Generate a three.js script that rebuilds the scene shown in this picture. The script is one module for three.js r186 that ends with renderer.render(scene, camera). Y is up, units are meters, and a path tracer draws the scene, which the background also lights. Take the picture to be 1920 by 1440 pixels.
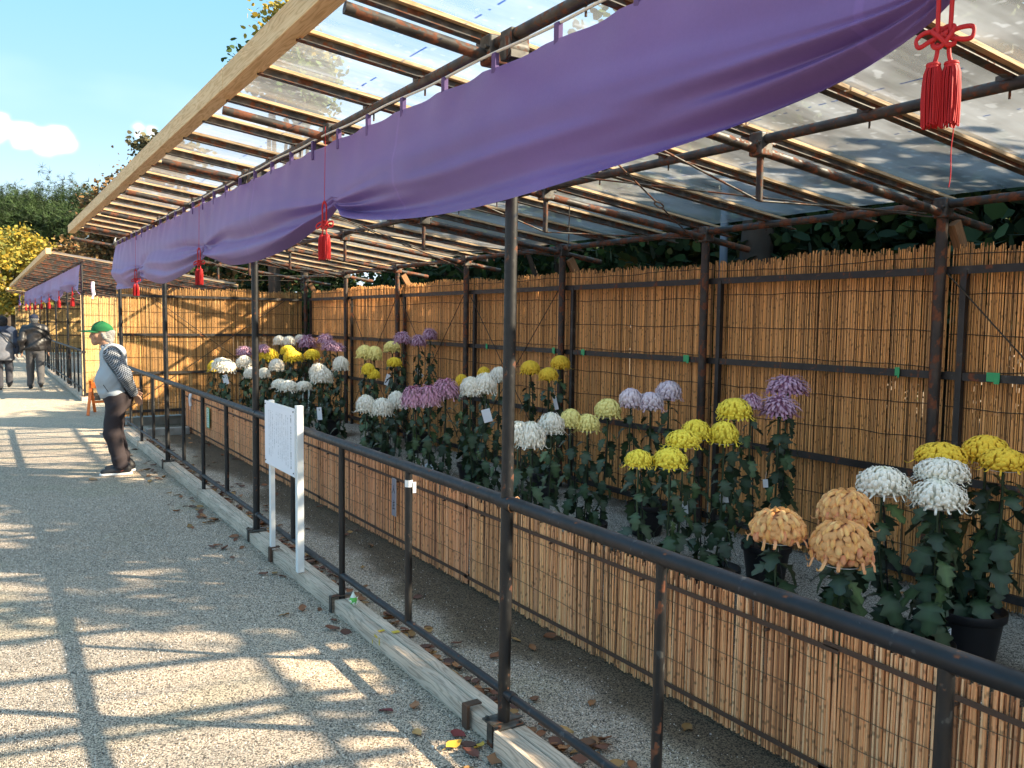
import * as THREE from 'three';
import { mergeGeometries, mergeVertices } from 'three/addons/utils/BufferGeometryUtils.js';
import { MarchingCubes } from 'three/addons/objects/MarchingCubes.js';
import { RoundedBoxGeometry } from 'three/addons/geometries/RoundedBoxGeometry.js';

// ---------------------------------------------------------------- camera, sky, sun, exposure
const scene = new THREE.Scene();
const camera = new THREE.PerspectiveCamera(49.55, 4 / 3, 0.05, 900);
camera.position.set(0, 1.727, 0);
camera.rotation.order = 'YXZ';
camera.rotation.set(-4.27 * Math.PI / 180, -32.57 * Math.PI / 180, 0.769 * Math.PI / 180);
const renderer = new THREE.WebGLRenderer({ antialias: true });
renderer.toneMapping = THREE.LinearToneMapping;
renderer.toneMappingExposure = 4.3;
renderer.shadowMap.enabled = true;
const SUN = new THREE.Vector3(1.42, 1, 1.1).normalize();
const sun = new THREE.DirectionalLight(new THREE.Color(1, 0.82, 0.56), 5);
sun.position.copy(SUN).multiplyScalar(60).add(new THREE.Vector3(3, 0, -10));
sun.target.position.set(3, 0, -10); scene.add(sun.target);
sun.castShadow = true; sun.shadow.mapSize.set(4096, 4096); sun.shadow.radius = 1.2;
Object.assign(sun.shadow.camera, { left: -40, right: 40, top: 40, bottom: -40, near: 1, far: 160 });
scene.add(sun);

// ---------------------------------------------------------------- small tools
let SEED = 7;
function rng(seed) { let s = seed >>> 0; return () => { s = (s + 0x6D2B79F5) >>> 0; let t = s; t = Math.imul(t ^ (t >>> 15), t | 1); t ^= t + Math.imul(t ^ (t >>> 7), t | 61); return ((t ^ (t >>> 14)) >>> 0) / 4294967296; }; }
const R = rng(12345);
const rr = (a, b) => a + (b - a) * R();
const V = (x, y, d) => new THREE.Vector3(x, y, -d);          // d = metres along the shed, away from the camera
const clamp = (x, a, b) => Math.min(b, Math.max(a, x));
const mix = (a, b, t) => a + (b - a) * t;
const sm = (a, b, x) => { const t = clamp((x - a) / (b - a), 0, 1); return t * t * (3 - 2 * t); };
const lin = c => Math.pow(c / 255, 2.2);
const RGB = (r, g, b) => new THREE.Color().setRGB(r, g, b);
function hash(x, y, s) { let h = Math.imul(x | 0, 374761393) ^ Math.imul(y | 0, 668265263) ^ Math.imul(s | 0, 1274126177); h = Math.imul(h ^ (h >>> 13), 1274126177); return ((h ^ (h >>> 16)) >>> 0) / 4294967296; }
function vnoise(x, y, px, py, s) {                            // value noise, periodic in px, py
  const xi = Math.floor(x), yi = Math.floor(y), fx = x - xi, fy = y - yi, m = (a, p) => p ? ((a % p) + p) % p : a;
  const u = fx * fx * (3 - 2 * fx), v = fy * fy * (3 - 2 * fy);
  const a = hash(m(xi, px), m(yi, py), s), b = hash(m(xi + 1, px), m(yi, py), s), c = hash(m(xi, px), m(yi + 1, py), s), d = hash(m(xi + 1, px), m(yi + 1, py), s);
  return a + (b - a) * u + (c - a) * v + (a - b - c + d) * u * v;
}
function fbm(x, y, px, py, s, oct = 4) { let t = 0, a = 0.5, n = 0; for (let i = 0; i < oct; i++) { t += a * vnoise(x, y, px, py, s + i); n += a; x *= 2; y *= 2; px *= 2; py *= 2; a *= 0.5; } return t / n; }
function tex(w, h, fn, srgb = true, rep = [1, 1]) {           // fn(u, v) -> [r, g, b] 0..255
  const d = new Uint8Array(w * h * 4);
  for (let y = 0; y < h; y++) for (let x = 0; x < w; x++) { const c = fn(x / w, y / h, x, y), i = (y * w + x) * 4; d[i] = clamp(c[0], 0, 255); d[i + 1] = clamp(c[1], 0, 255); d[i + 2] = clamp(c[2], 0, 255); d[i + 3] = c.length > 3 ? c[3] : 255; }
  const t = new THREE.DataTexture(d, w, h, THREE.RGBAFormat);
  t.wrapS = t.wrapT = THREE.RepeatWrapping; t.magFilter = THREE.LinearFilter; t.minFilter = THREE.LinearMipmapLinearFilter; t.generateMipmaps = true;
  t.repeat.set(rep[0], rep[1]); if (srgb) t.colorSpace = THREE.SRGBColorSpace; t.needsUpdate = true; return t;
}
const std = (o) => new THREE.MeshStandardMaterial(o);
const phys = (o) => new THREE.MeshPhysicalMaterial(o);

// names, things, parts
const used = new Map();
function numbered(n) { const k = used.get(n) || 0; used.set(n, k + 1); return k ? `${n}_${String(k).padStart(3, '0')}` : n; }
function tag(o, label, category, group, kind) { if (label) o.userData.label = label; if (category) o.userData.category = category; if (group) o.userData.group = group; if (kind) o.userData.kind = kind; return o; }
function thing(name, label, category, pos, group) { const o = new THREE.Group(); o.name = numbered(name); if (pos) o.position.copy(pos); scene.add(o); return tag(o, label, category, group); }
function shade(o) { o.castShadow = true; o.receiveShadow = true; return o; }
function mesh(name, geo, mat, parent, kind) {                 // geo is given in the parent's own frame
  if (Array.isArray(geo)) geo = merge(geo);
  const m = shade(new THREE.Mesh(geo, mat)); m.name = parent ? name : numbered(name); (parent || scene).add(m);
  if (kind) m.userData.kind = kind; return m;
}
function part(name, geo, mat, parent, kind) {                 // geo is given in world space, the parent is a thing without a turn
  if (Array.isArray(geo)) geo = merge(geo);
  let p = parent, off = new THREE.Vector3(); while (p && p !== scene) { off.add(p.position); p = p.parent; }
  geo.translate(-off.x, -off.y, -off.z); return mesh(name, geo, mat, parent, kind);
}
function merge(list) {
  const anyColor = list.some(g => g.attributes.color);
  const l = list.map(g => { const q = g.index ? g.toNonIndexed() : g; for (const k of Object.keys(q.attributes)) if (!['position', 'normal', 'uv', 'color'].includes(k)) q.deleteAttribute(k);
    if (!q.attributes.normal) q.computeVertexNormals();
    if (!q.attributes.uv) q.setAttribute('uv', new THREE.BufferAttribute(new Float32Array(q.attributes.position.count * 2), 2));
    if (anyColor && !q.attributes.color) paint(q, [1, 1, 1]); return q; });
  return mergeGeometries(l, false);
}
function paint(g, c) { const n = g.attributes.position.count, a = new Float32Array(n * 3); for (let i = 0; i < n; i++) { a[i * 3] = c[0]; a[i * 3 + 1] = c[1]; a[i * 3 + 2] = c[2]; } g.setAttribute('color', new THREE.BufferAttribute(a, 3)); return g; }
// a straight bar of round section between two points; uv in metres
function rod(a, b, r, seg = 10, r2 = r, caps = true) {
  const L = a.distanceTo(b), g = new THREE.CylinderGeometry(r2, r, L, seg, 1, !caps);
  const uv = g.attributes.uv, o = R() * 3; for (let i = 0; i < uv.count; i++) uv.setXY(i, uv.getX(i) * 6.283 * r + o, uv.getY(i) * L + o * 1.7);
  g.applyQuaternion(new THREE.Quaternion().setFromUnitVectors(new THREE.Vector3(0, 1, 0), b.clone().sub(a).normalize()));
  return g.translate((a.x + b.x) / 2, (a.y + b.y) / 2, (a.z + b.z) / 2);
}
// a box given by its two corners; uv in metres along the faces
function box(x0, x1, y0, y1, d0, d1, bev = 0) {
  const w = x1 - x0, h = y1 - y0, l = d1 - d0;
  const g = bev ? new RoundedBoxGeometry(w, h, l, 2, bev) : new THREE.BoxGeometry(w, h, l);
  boxUV(g); return g.translate((x0 + x1) / 2, (y0 + y1) / 2, -(d0 + d1) / 2);
}
function boxUV(g, o = R() * 5) {
  const p = g.attributes.position, n = g.attributes.normal, uv = new Float32Array(p.count * 2);
  for (let i = 0; i < p.count; i++) { const ax = Math.abs(n.getX(i)), ay = Math.abs(n.getY(i)), az = Math.abs(n.getZ(i)); let u, v;
    if (ax >= ay && ax >= az) { u = p.getZ(i); v = p.getY(i); } else if (ay >= az) { u = p.getZ(i); v = p.getX(i); } else { u = p.getX(i); v = p.getY(i); }
    uv[i * 2] = u + o; uv[i * 2 + 1] = v + o; }
  g.setAttribute('uv', new THREE.BufferAttribute(uv, 2)); return g;
}
// a bar of box section between two points (w wide, h high); uv in metres, the long way is u
function bar(a, b, w, h, up = new THREE.Vector3(0, 1, 0)) {
  const L = a.distanceTo(b), g = new THREE.BoxGeometry(L, h, w), dir = b.clone().sub(a).normalize(), side = dir.clone().cross(up).normalize(), u2 = side.clone().cross(dir);
  const p = g.attributes.position, uv = g.attributes.uv, o = R() * 4, n = g.attributes.normal;
  for (let i = 0; i < p.count; i++) { const v = Math.abs(n.getY(i)) > 0.5 ? p.getZ(i) : p.getY(i) + 0.5; uv.setXY(i, p.getX(i) + o, v + o); }
  g.applyMatrix4(new THREE.Matrix4().makeBasis(dir, u2, side)); return g.translate((a.x + b.x) / 2, (a.y + b.y) / 2, (a.z + b.z) / 2);
}
function tube(pts, r, seg = 6, n = 24, closed = false) { const g = new THREE.TubeGeometry(new THREE.CatmullRomCurve3(pts, closed), n, r, seg, closed); return g; }

// ---------------------------------------------------------------- sky: clear autumn blue with a few white clouds
{
  const W = 2048, H = 1024, d = new Float32Array(W * H * 4);
  const dirOf = (x, y, f) => new THREE.Vector3(x, y, -f).normalize();
  const puffs = [];
  const puff = (c, w, h, n, s) => { const q = rng(s); for (let i = 0; i < n; i++) puffs.push([c[0] + (q() - 0.5) * w, c[1] + (q() - 0.5) * h, 0.3 * h + q() * 0.55 * h]); };
  const ang = v => [Math.atan2(v.x, -v.z), Math.asin(v.y)];
  puff(ang(dirOf(0.05, 0.215, 1.17)), 0.085, 0.026, 18, 3); puff(ang(dirOf(0.0, 0.226, 1.17)), 0.05, 0.028, 10, 8); puff(ang(dirOf(0.176, 0.2215, 1.098)), 0.02, 0.010, 6, 4);
  { const q = rng(77); for (let i = 0; i < 26; i++) { const a = 0.6 + q() * 5.0, e = 0.12 + q() * 0.5; puff([a, e], 0.16 + q() * 0.2, 0.03 + q() * 0.03, 10, 100 + i); } }
  for (let y = 0; y < H; y++) for (let x = 0; x < W; x++) {
    const ph = ((x + 0.5) / W - 0.5) * 2 * Math.PI, el = ((y + 0.5) / H - 0.5) * Math.PI;
    const dx = Math.cos(el) * Math.cos(ph), dz = Math.cos(el) * Math.sin(ph), dy = Math.sin(el), az = Math.atan2(dx, -dz);
    const e = Math.max(dy, 0), t = Math.pow(1 - e, 4.4);
    let r = mix(0.068, 0.33, t), g = mix(0.200, 0.385, t), b = mix(0.32, 0.41, t);
    const cs = dx * SUN.x + dy * SUN.y + dz * SUN.z, glow = Math.pow(Math.max(cs, 0), 2.5) * 0.46 + Math.pow(Math.max(cs, 0), 60) * 1.2; r += glow; g += glow * 0.86; b += glow * 0.66;
    let c = 0; if (dy > -0.02) { for (const p of puffs) { let da = az - p[0]; if (da > Math.PI) da -= 2 * Math.PI; if (da < -Math.PI) da += 2 * Math.PI; const de = (el - p[1]) * 1.7; const q = (da * da + de * de) / (p[2] * p[2]); if (q < 1) c = Math.max(c, 1 - q); }
      if (c > 0) { const n = fbm(az * 40 + 100, el * 60 + 50, 0, 0, 31, 5); c = sm(0.18, 0.75, c + (n - 0.5) * 1.1); } 
      const veil = sm(0.62, 0.9, fbm(az * 3 + 20, el * 9 + 11, 0, 0, 57, 5)) * 0.10 + sm(0.22, 0.0, dy) * 0.14; c = c + (1 - c) * veil; }
    r = mix(r, 0.62, c); g = mix(g, 0.61, c); b = mix(b, 0.60, c);
    if (dy < 0) { const k = sm(0, -0.1, dy); r = mix(r, 0.22, k); g = mix(g, 0.21, k); b = mix(b, 0.18, k); }
    const i = (y * W + x) * 4; const K = 0.83; d[i] = r * K; d[i + 1] = g * K; d[i + 2] = b * K; d[i + 3] = 1;
  }
  const t = new THREE.DataTexture(d, W, H, THREE.RGBAFormat, THREE.FloatType);
  t.mapping = THREE.EquirectangularReflectionMapping; t.magFilter = THREE.LinearFilter; t.minFilter = THREE.LinearFilter; t.wrapS = THREE.RepeatWrapping; t.needsUpdate = true;
  scene.background = t; scene.environment = t;
}

// ---------------------------------------------------------------- materials
function gravelMaps(N, cells, seed, pal) {
  const pts = []; const q = rng(seed);
  for (let j = 0; j < cells; j++) for (let i = 0; i < cells; i++) pts.push([i + 0.1 + q() * 0.8, j + 0.1 + q() * 0.8, q(), q()]);
  const col = new Uint8Array(N * N * 4), hgt = new Uint8Array(N * N * 4);
  for (let y = 0; y < N; y++) for (let x = 0; x < N; x++) {
    const u = x / N * cells, v = y / N * cells, ci = Math.floor(u), cj = Math.floor(v); let d1 = 9, d2 = 9, id = null;
    for (let b = -1; b <= 1; b++) for (let a = -1; a <= 1; a++) { const p = pts[((cj + b + cells) % cells) * cells + (ci + a + cells) % cells]; let dx = p[0] - (ci + a < 0 ? -cells : ci + a >= cells ? -cells : 0) - u; dx = p[0] - u; if (dx > cells / 2) dx -= cells; if (dx < -cells / 2) dx += cells; let dy = p[1] - v; if (dy > cells / 2) dy -= cells; if (dy < -cells / 2) dy += cells; const dd = dx * dx + dy * dy; if (dd < d1) { d2 = d1; d1 = dd; id = p; } else if (dd < d2) d2 = dd; }
    const e = Math.sqrt(d2) - Math.sqrt(d1), edge = sm(0.0, 0.22, e), c = pal(id[2], id[3]), i = (y * N + x) * 4, k = (0.62 + 0.38 * edge) * (0.92 + 0.16 * hash(x, y, 5));
    col[i] = clamp(c[0] * k, 0, 255); col[i + 1] = clamp(c[1] * k, 0, 255); col[i + 2] = clamp(c[2] * k, 0, 255); col[i + 3] = 255;
    const hh = clamp(255 * (0.15 + 0.45 * sm(0, 0.5, e) + 0.4 * id[3] * edge), 0, 255); hgt[i] = hgt[i + 1] = hgt[i + 2] = hh; hgt[i + 3] = 255;
  }
  const mk = (d, s) => { const t = new THREE.DataTexture(d, N, N, THREE.RGBAFormat); t.wrapS = t.wrapT = THREE.RepeatWrapping; t.magFilter = THREE.LinearFilter; t.minFilter = THREE.LinearMipmapLinearFilter; t.generateMipmaps = true; if (s) t.colorSpace = THREE.SRGBColorSpace; t.needsUpdate = true; return t; };
  return [mk(col, true), mk(hgt, false)];
}
const gravelTone = (a, b) => { const g = a < 0.12 ? 225 + b * 30 : a < 0.30 ? 105 + b * 40 : a < 0.38 ? 80 + b * 30 : 168 + b * 70; return [g * 1.0, g * 0.972, g * 0.925]; };
const [gravC, gravH] = gravelMaps(1024, 120, 5, gravelTone);
const M = {};
M.gravel = std({ map: gravC, bumpMap: gravH, bumpScale: 0.006, roughness: 0.95, vertexColors: true });
M.stone = std({ color: 0xffffff, roughness: 0.9, flatShading: true });
M.earth = std({ map: tex(512, 512, (u, v) => { const n = fbm(u * 6, v * 6, 6, 6, 3, 6), m = fbm(u * 40, v * 40, 40, 40, 9, 3); const k = 0.7 + 0.35 * n + 0.25 * (m - 0.5); return [118 * k, 100 * k, 78 * k]; }), roughness: 1 });
// painted steel: black gloss paint, chipped and rusted; rust share differs
function steelMaps(rust, seed, paint0, paint1) {
  const N = 512, c = [], f = (u, v) => { const a = fbm(u * 5, v * 5, 5, 5, seed, 6), b = fbm(u * 24, v * 24, 24, 24, seed + 20, 4), k = sm(0.60 - rust, 0.72 - rust, a + (b - 0.5) * 0.35); return [k, b, fbm(u * 9, v * 9, 9, 9, seed + 40, 3)]; };
  const col = tex(N, N, (u, v) => { const [k, b, e] = f(u, v); const p = 0.8 + 0.5 * e; const r = [mix(58, 132, b), mix(36, 76, b), mix(25, 48, b)]; const chip = sm(0.66, 0.72, b * 0.6 + e * 0.4) * 0.4; let q = [mix(paint0[0], paint1[0], e) * p, mix(paint0[1], paint1[1], e) * p, mix(paint0[2], paint1[2], e) * p]; q = q.map((x, i) => mix(x, [120, 118, 108][i], chip)); return q.map((x, i) => mix(x, r[i], k)); });
  const rou = tex(N, N, (u, v) => { const [k, b] = f(u, v); const g = mix(104 + 60 * b, 225, k); return [g, g, g]; }, false);
  const bmp = tex(N, N, (u, v) => { const [k, b] = f(u, v); const g = 120 - 60 * k + 60 * b * k; return [g, g, g]; }, false);
  return { map: col, roughnessMap: rou, bumpMap: bmp, bumpScale: 0.0016, roughness: 1, metalness: 0.0 };
}
const rep = (t, a, b) => { const c = t.clone(); c.repeat.set(a, b); c.needsUpdate = true; return c; };
const setRep = (o, a, b) => { for (const k of ['map', 'roughnessMap', 'bumpMap']) if (o[k]) o[k].repeat.set(a, b); return o; };
M.blackPipe = std(setRep(steelMaps(-0.135, 11, [9, 9, 11], [20, 21, 24]), 2.2, 2.2));
M.railPipe = std({ ...setRep(steelMaps(-0.13, 14, [8, 9, 15], [16, 18, 28]), 2.2, 2.2) });
M.rustPipe = std(setRep(steelMaps(0.15, 23, [32, 27, 24], [62, 56, 50]), 2.4, 2.4));
M.rustAngle = std(setRep(steelMaps(0.10, 35, [34, 31, 28], [92, 90, 84]), 3.1, 3.1));
M.darkPost = std(setRep(steelMaps(0.02, 47, [34, 27, 24], [56, 46, 40]), 2, 2));
M.fenceRail = std(setRep(steelMaps(-0.03, 59, [28, 26, 26], [44, 42, 40]), 2, 2));
M.rustBar = std({ color: RGB(0.085, 0.045, 0.028), roughness: 0.85 });
M.wire = std({ color: RGB(0.05, 0.035, 0.022), roughness: 0.8 });
// timber: u runs along the grain, metres
function timber(seed, base, dark, contrast, stretch = 10) {
  const f = (u, v) => { const warp = fbm(u * 3, v * 8, 3, 8, seed, 4); const ring = 0.5 + 0.5 * Math.sin((v * 14 + warp * 5.5) * 6.283); const fine = fbm(u * 6, v * 120, 6, 120, seed + 9, 3); const blot = fbm(u * 4, v * 6, 4, 6, seed + 18, 4); return [ring, fine, blot]; };
  return { map: tex(512, 512, (u, v) => { const [r, fi, b] = f(u, v); const k = clamp(contrast * (0.55 * Math.pow(r, 3) + 0.45 * fi + (b - 0.5) * 0.8), 0, 1); return [0, 1, 2].map(i => mix(base[i], dark[i], k)); }), bumpMap: tex(512, 512, (u, v) => { const [r, fi] = f(u, v); const g = 180 - 70 * r - 80 * fi; return [g, g, g]; }, false) };
}
M.freshWood = std({ ...setRep(timber(61, [232, 198, 150], [182, 136, 82], 0.75), 0.8, 3.2), bumpScale: 0.0006, roughness: 0.75 });
M.batten = std({ ...setRep(timber(66, [206, 182, 146], [138, 106, 72], 0.75), 1, 4), bumpScale: 0.0006, roughness: 0.8 });
M.oldWood = std({ ...setRep(timber(71, [214, 194, 174], [116, 102, 90], 0.62), 0.9, 3.0), bumpScale: 0.003, roughness: 0.92 });
M.rakerWood = std({ ...setRep(timber(75, [150, 112, 78], [104, 72, 46], 0.8), 1, 4), bumpScale: 0.001, roughness: 0.85 });
const reedTex = tex(64, 512, (u, v) => { const s = 0.80 + 0.3 * fbm(u * 10, v * 3, 10, 3, 81, 3) + 0.12 * (fbm(u * 3, v * 60, 3, 60, 83, 2) - 0.5); let node = 0; for (const p of [0.13, 0.41, 0.68, 0.91]) node = Math.max(node, sm(0.012, 0.002, Math.abs(v - p - 0.02 * hash(Math.floor(p * 99), 3, 7)))); const spot = 0.22 * sm(0.80, 0.86, fbm(u * 4, v * 36, 4, 36, 88, 3)); const k = s * (1 - 0.25 * node) * (1 - 0.45 * spot); return [255 * k, 250 * k, 240 * k]; });
reedTex.repeat.set(1, 1.1);
M.reed = std({ map: reedTex, vertexColors: true, roughness: 0.62 });
M.reedTones = [[0.90, 0.42, 0.19], [0.95, 0.50, 0.25], [0.68, 0.30, 0.13], [0.95, 0.58, 0.33], [0.38, 0.165, 0.075], [0.90, 0.43, 0.21]].map(c => std({ map: reedTex, color: RGB(...c), roughness: 0.62 }));
// clear weathered sheet: mostly clear, with dust that scatters
const dust = (u, v) => { const a = fbm(u * 5, v * 9, 5, 9, 91, 5), s = fbm(u * 3, v * 70, 3, 70, 93, 3), sp = sm(0.72, 0.82, fbm(u * 60, v * 60, 60, 60, 95, 2)); return clamp(sm(0.3, 0.8, a) * 0.55 + s * 0.35 + sp * 0.35, 0, 1); };
M.sheet = phys({ color: 0xffffff, transmission: 1, thickness: 0, ior: 1.5, roughness: 1, map: tex(512, 512, (u, v) => { const d = dust(u, v); const ink = Math.abs((u * 4) % 1 - 0.4) < 0.008 && vnoise(v * 60, Math.floor(u * 4) * 7, 60, 0, 97) > 0.62 ? 1 : 0; return ink ? [70, 110, 190] : [mix(240, 206, d), mix(243, 213, d), mix(248, 224, d)]; }), roughnessMap: tex(512, 512, (u, v) => { const g = mix(64, 150, dust(u, v)); return [g, g, g]; }, false), specularIntensity: 1 });
setRep(M.sheet, 0.5, 0.5);
M.cloth = phys({ color: RGB(0.21, 0.12, 0.385), map: tex(512, 128, (u, v) => { const n = fbm(u * 4, v * 2, 4, 2, 131, 5), s = Math.abs(u - 0.5) < 0.004 ? 16 : 0, w = 6 * (hash(u * 512, v * 128, 4) - 0.5), k = 222 + 34 * (n - 0.5) + s + w; return [k, k, k + 4]; }, true, [0.41, 1]), roughness: 0.5, sheen: 0.5, sheenColor: RGB(0.45, 0.42, 0.8), sheenRoughness: 0.45, bumpMap: tex(128, 128, (u, v) => { const g = 128 + 60 * Math.sin(u * 6.283 * 16) * Math.sin(v * 6.283 * 16); return [g, g, g]; }, false, [30, 30]), bumpScale: 0.0003, side: THREE.DoubleSide });
M.clothDark = std({ color: RGB(0.10, 0.06, 0.19), roughness: 0.8, side: THREE.DoubleSide });
M.rope = std({ color: RGB(0.62, 0.60, 0.55), roughness: 0.9 });
M.red = std({ color: RGB(0.50, 0.008, 0.010), roughness: 0.6 });
M.redThread = std({ color: RGB(0.5, 0.012, 0.016), roughness: 0.7 });
M.white = std({ color: RGB(0.8, 0.8, 0.79), roughness: 0.45 });
M.paper = std({ color: RGB(0.74, 0.75, 0.78), roughness: 0.8, side: THREE.DoubleSide });
M.green = std({ color: RGB(0.03, 0.33, 0.12), roughness: 0.5, side: THREE.DoubleSide });
M.pot = std({ color: RGB(0.012, 0.012, 0.015), roughness: 0.5 });
M.soil = std({ color: RGB(0.06, 0.04, 0.025), roughness: 1 });
M.concrete = std({ map: tex(256, 256, (u, v) => { const k = 0.75 + 0.4 * fbm(u * 8, v * 8, 8, 8, 99, 5); return [150 * k, 148 * k, 142 * k]; }), roughness: 0.95 });
M.steel = std({ color: RGB(0.12, 0.12, 0.12), roughness: 0.5, metalness: 0.6 });
M.bluePost = std({ color: RGB(0.10, 0.13, 0.17), roughness: 0.6 });
M.orange = std({ color: RGB(0.75, 0.16, 0.02), roughness: 0.5 });
M.black = std({ color: RGB(0.015, 0.015, 0.017), roughness: 0.6 });

// ---------------------------------------------------------------- ground
const POSTX = 1.77, LOWX = 2.64, REARX = 4.59;
function sheet(name, x0, x1, d0, d1, step, yf, cf, mat, kind = 'structure', uvs = 1 / 0.74) {
  const nx = Math.max(1, Math.round((x1 - x0) / step)), nd = Math.max(1, Math.round((d1 - d0) / step)), pos = [], uv = [], col = [], idx = [];
  for (let j = 0; j <= nd; j++) for (let i = 0; i <= nx; i++) { const x = x0 + (x1 - x0) * i / nx, d = d0 + (d1 - d0) * j / nd; pos.push(x, yf(x, d), -d); uv.push(x * uvs, d * uvs); const c = cf(x, d); col.push(...c); }
  for (let j = 0; j < nd; j++) for (let i = 0; i < nx; i++) { const a = j * (nx + 1) + i, b = a + 1, c = a + nx + 1, e = c + 1; idx.push(a, b, e, a, e, c); }
  const g = new THREE.BufferGeometry(); g.setAttribute('position', new THREE.Float32BufferAttribute(pos, 3)); g.setAttribute('uv', new THREE.Float32BufferAttribute(uv, 2)); g.setAttribute('color', new THREE.Float32BufferAttribute(col, 3)); g.setIndex(idx); g.computeVertexNormals();
  const m = mesh(name, g, mat); m.userData.kind = kind; return m;
}
{ const g = new THREE.PlaneGeometry(900, 900, 1, 1).rotateX(-Math.PI / 2); boxUV(g, 0); for (let i = 0; i < g.attributes.uv.count; i++) g.attributes.uv.setXY(i, g.attributes.uv.getX(i) * 0.5, g.attributes.uv.getY(i) * 0.5); g.translate(0, -0.03, -100); const m = mesh('ground', g, M.earth); m.userData.kind = 'structure'; }
const bump2 = (x, d) => 0.018 * (fbm(x * 0.9 + 50, d * 0.9 + 50, 0, 0, 201, 3) - 0.5) + 0.008 * (fbm(x * 4 + 9, d * 4 + 9, 0, 0, 203, 2) - 0.5);
const pathCol = (x, d) => {
  const n = fbm(x * 0.7 + 30, d * 0.7 + 30, 0, 0, 211, 4), p = sm(0.58, 0.72, fbm(x * 1.9 + 70, d * 1.9 + 70, 0, 0, 223, 4));
  let c = [1.06 + 0.28 * (n - 0.5), 0.90 + 0.28 * (n - 0.5), 0.775 + 0.25 * (n - 0.5)];
  c = c.map((v, i) => mix(v, [0.95, 0.86, 0.66][i], p * 0.45));
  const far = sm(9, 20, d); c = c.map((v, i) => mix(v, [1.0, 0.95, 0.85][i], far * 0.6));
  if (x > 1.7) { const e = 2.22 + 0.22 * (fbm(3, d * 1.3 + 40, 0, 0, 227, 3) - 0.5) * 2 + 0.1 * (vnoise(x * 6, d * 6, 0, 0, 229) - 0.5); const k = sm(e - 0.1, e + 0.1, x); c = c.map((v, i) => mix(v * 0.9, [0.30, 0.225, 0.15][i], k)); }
  return c;
};
sheet('gravel_path', -7, 1.76, -3, 20, 0.11, bump2, pathCol, M.gravel);
sheet('gravel_path', -7, 1.76, 20, 75, 0.5, bump2, pathCol, M.gravel);
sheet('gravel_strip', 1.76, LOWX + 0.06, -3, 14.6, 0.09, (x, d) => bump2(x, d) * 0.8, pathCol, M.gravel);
sheet('gravel_strip', 1.76, 9, 14.6, 75, 0.5, (x, d) => bump2(x, d) * 0.8, (x, d) => [0.9, 0.87, 0.8], M.gravel);
const bedY = (x, d) => 0.05 + 0.13 * sm(3.2, 4.4, x) + 0.02 * (fbm(x * 3 + 11, d * 3 + 5, 0, 0, 241, 3) - 0.5);
sheet('flower_bed_ground', LOWX + 0.06, 5.6, -3, 13.95, 0.1, bedY, (x, d) => { const k = sm(0.42, 0.56, fbm(x * 1.5 + 5, d * 1.5 + 77, 0, 0, 251, 4) + 0.32 * sm(3.5, 4.2, x) - 0.2); return [mix(0.26, 0.86, k), mix(0.21, 0.85, k), mix(0.15, 0.81, k)]; }, M.gravel);
// loose stones close to the camera
{
  const base = new THREE.IcosahedronGeometry(1, 0).scale(1, 0.7, 0.85), N = 120000, im = new THREE.InstancedMesh(base, M.stone, N), q = rng(901), m = new THREE.Matrix4(), e = new THREE.Euler(), qt = new THREE.Quaternion(), c = new THREE.Color();
  let k = 0, guard = 0;
  while (k < N && guard++ < 900000) {
    const far = q(), d = 1.2 + 8.3 * far * far ** 0.35, x = -0.3 + q() * 5.0; const a = Math.atan2(x, d); if (a < -0.03 || a > 1.1) continue; if (x > 1.69 && x < 1.86) continue;
    const inBed = x > LOWX + 0.08; if (x > LOWX - 0.08 && !inBed) continue; if (inBed && (x > 4.5 || q() < 0.35)) continue;
    if (!inBed && x > 1.86) { const pc = pathCol(x, d); if (pc[2] < 0.45 && q() > 0.07) continue; } else if (!inBed && q() > 1.25 - sm(0.55, 0.7, fbm(x * 1.9 + 70, d * 1.9 + 70, 0, 0, 223, 4))) continue;
    const s = (0.0019 + 0.0029 * q() * q()) * (q() < 0.04 ? 1.6 : 1); const y = inBed ? bedY(x, d) : bump2(x, d) * (x > 1.76 ? 0.8 : 1);
    e.set(q() * 6, q() * 6, q() * 6); m.compose(V(x, y + s * 0.35, d), qt.setFromEuler(e), new THREE.Vector3(s, s, s)); im.setMatrixAt(k, m);
    const t = q(), g = t < 0.27 ? 0.70 + q() * 0.2 : t < 0.43 ? 0.10 + q() * 0.14 : 0.34 + q() * 0.26; im.setColorAt(k, c.setRGB(g, g * 0.88, g * 0.77)); k++;
  }
  im.count = k; im.name = 'loose_gravel'; shade(im); tag(im, 'loose grey and white gravel stones scattered over path and flower bed', 'gravel', null, 'stuff'); scene.add(im);
}

// ---------------------------------------------------------------- sheds: geometry of the roof
const roofY = x => 2.83 + (1.77 - x) * 0.146;
const skewD = (x, d) => d + (REARX - x) * 0.085;            // the rafters run slightly askew
const REAR0 = 2.70, FRONT0 = 2.80, BAY = 1.82;
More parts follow.
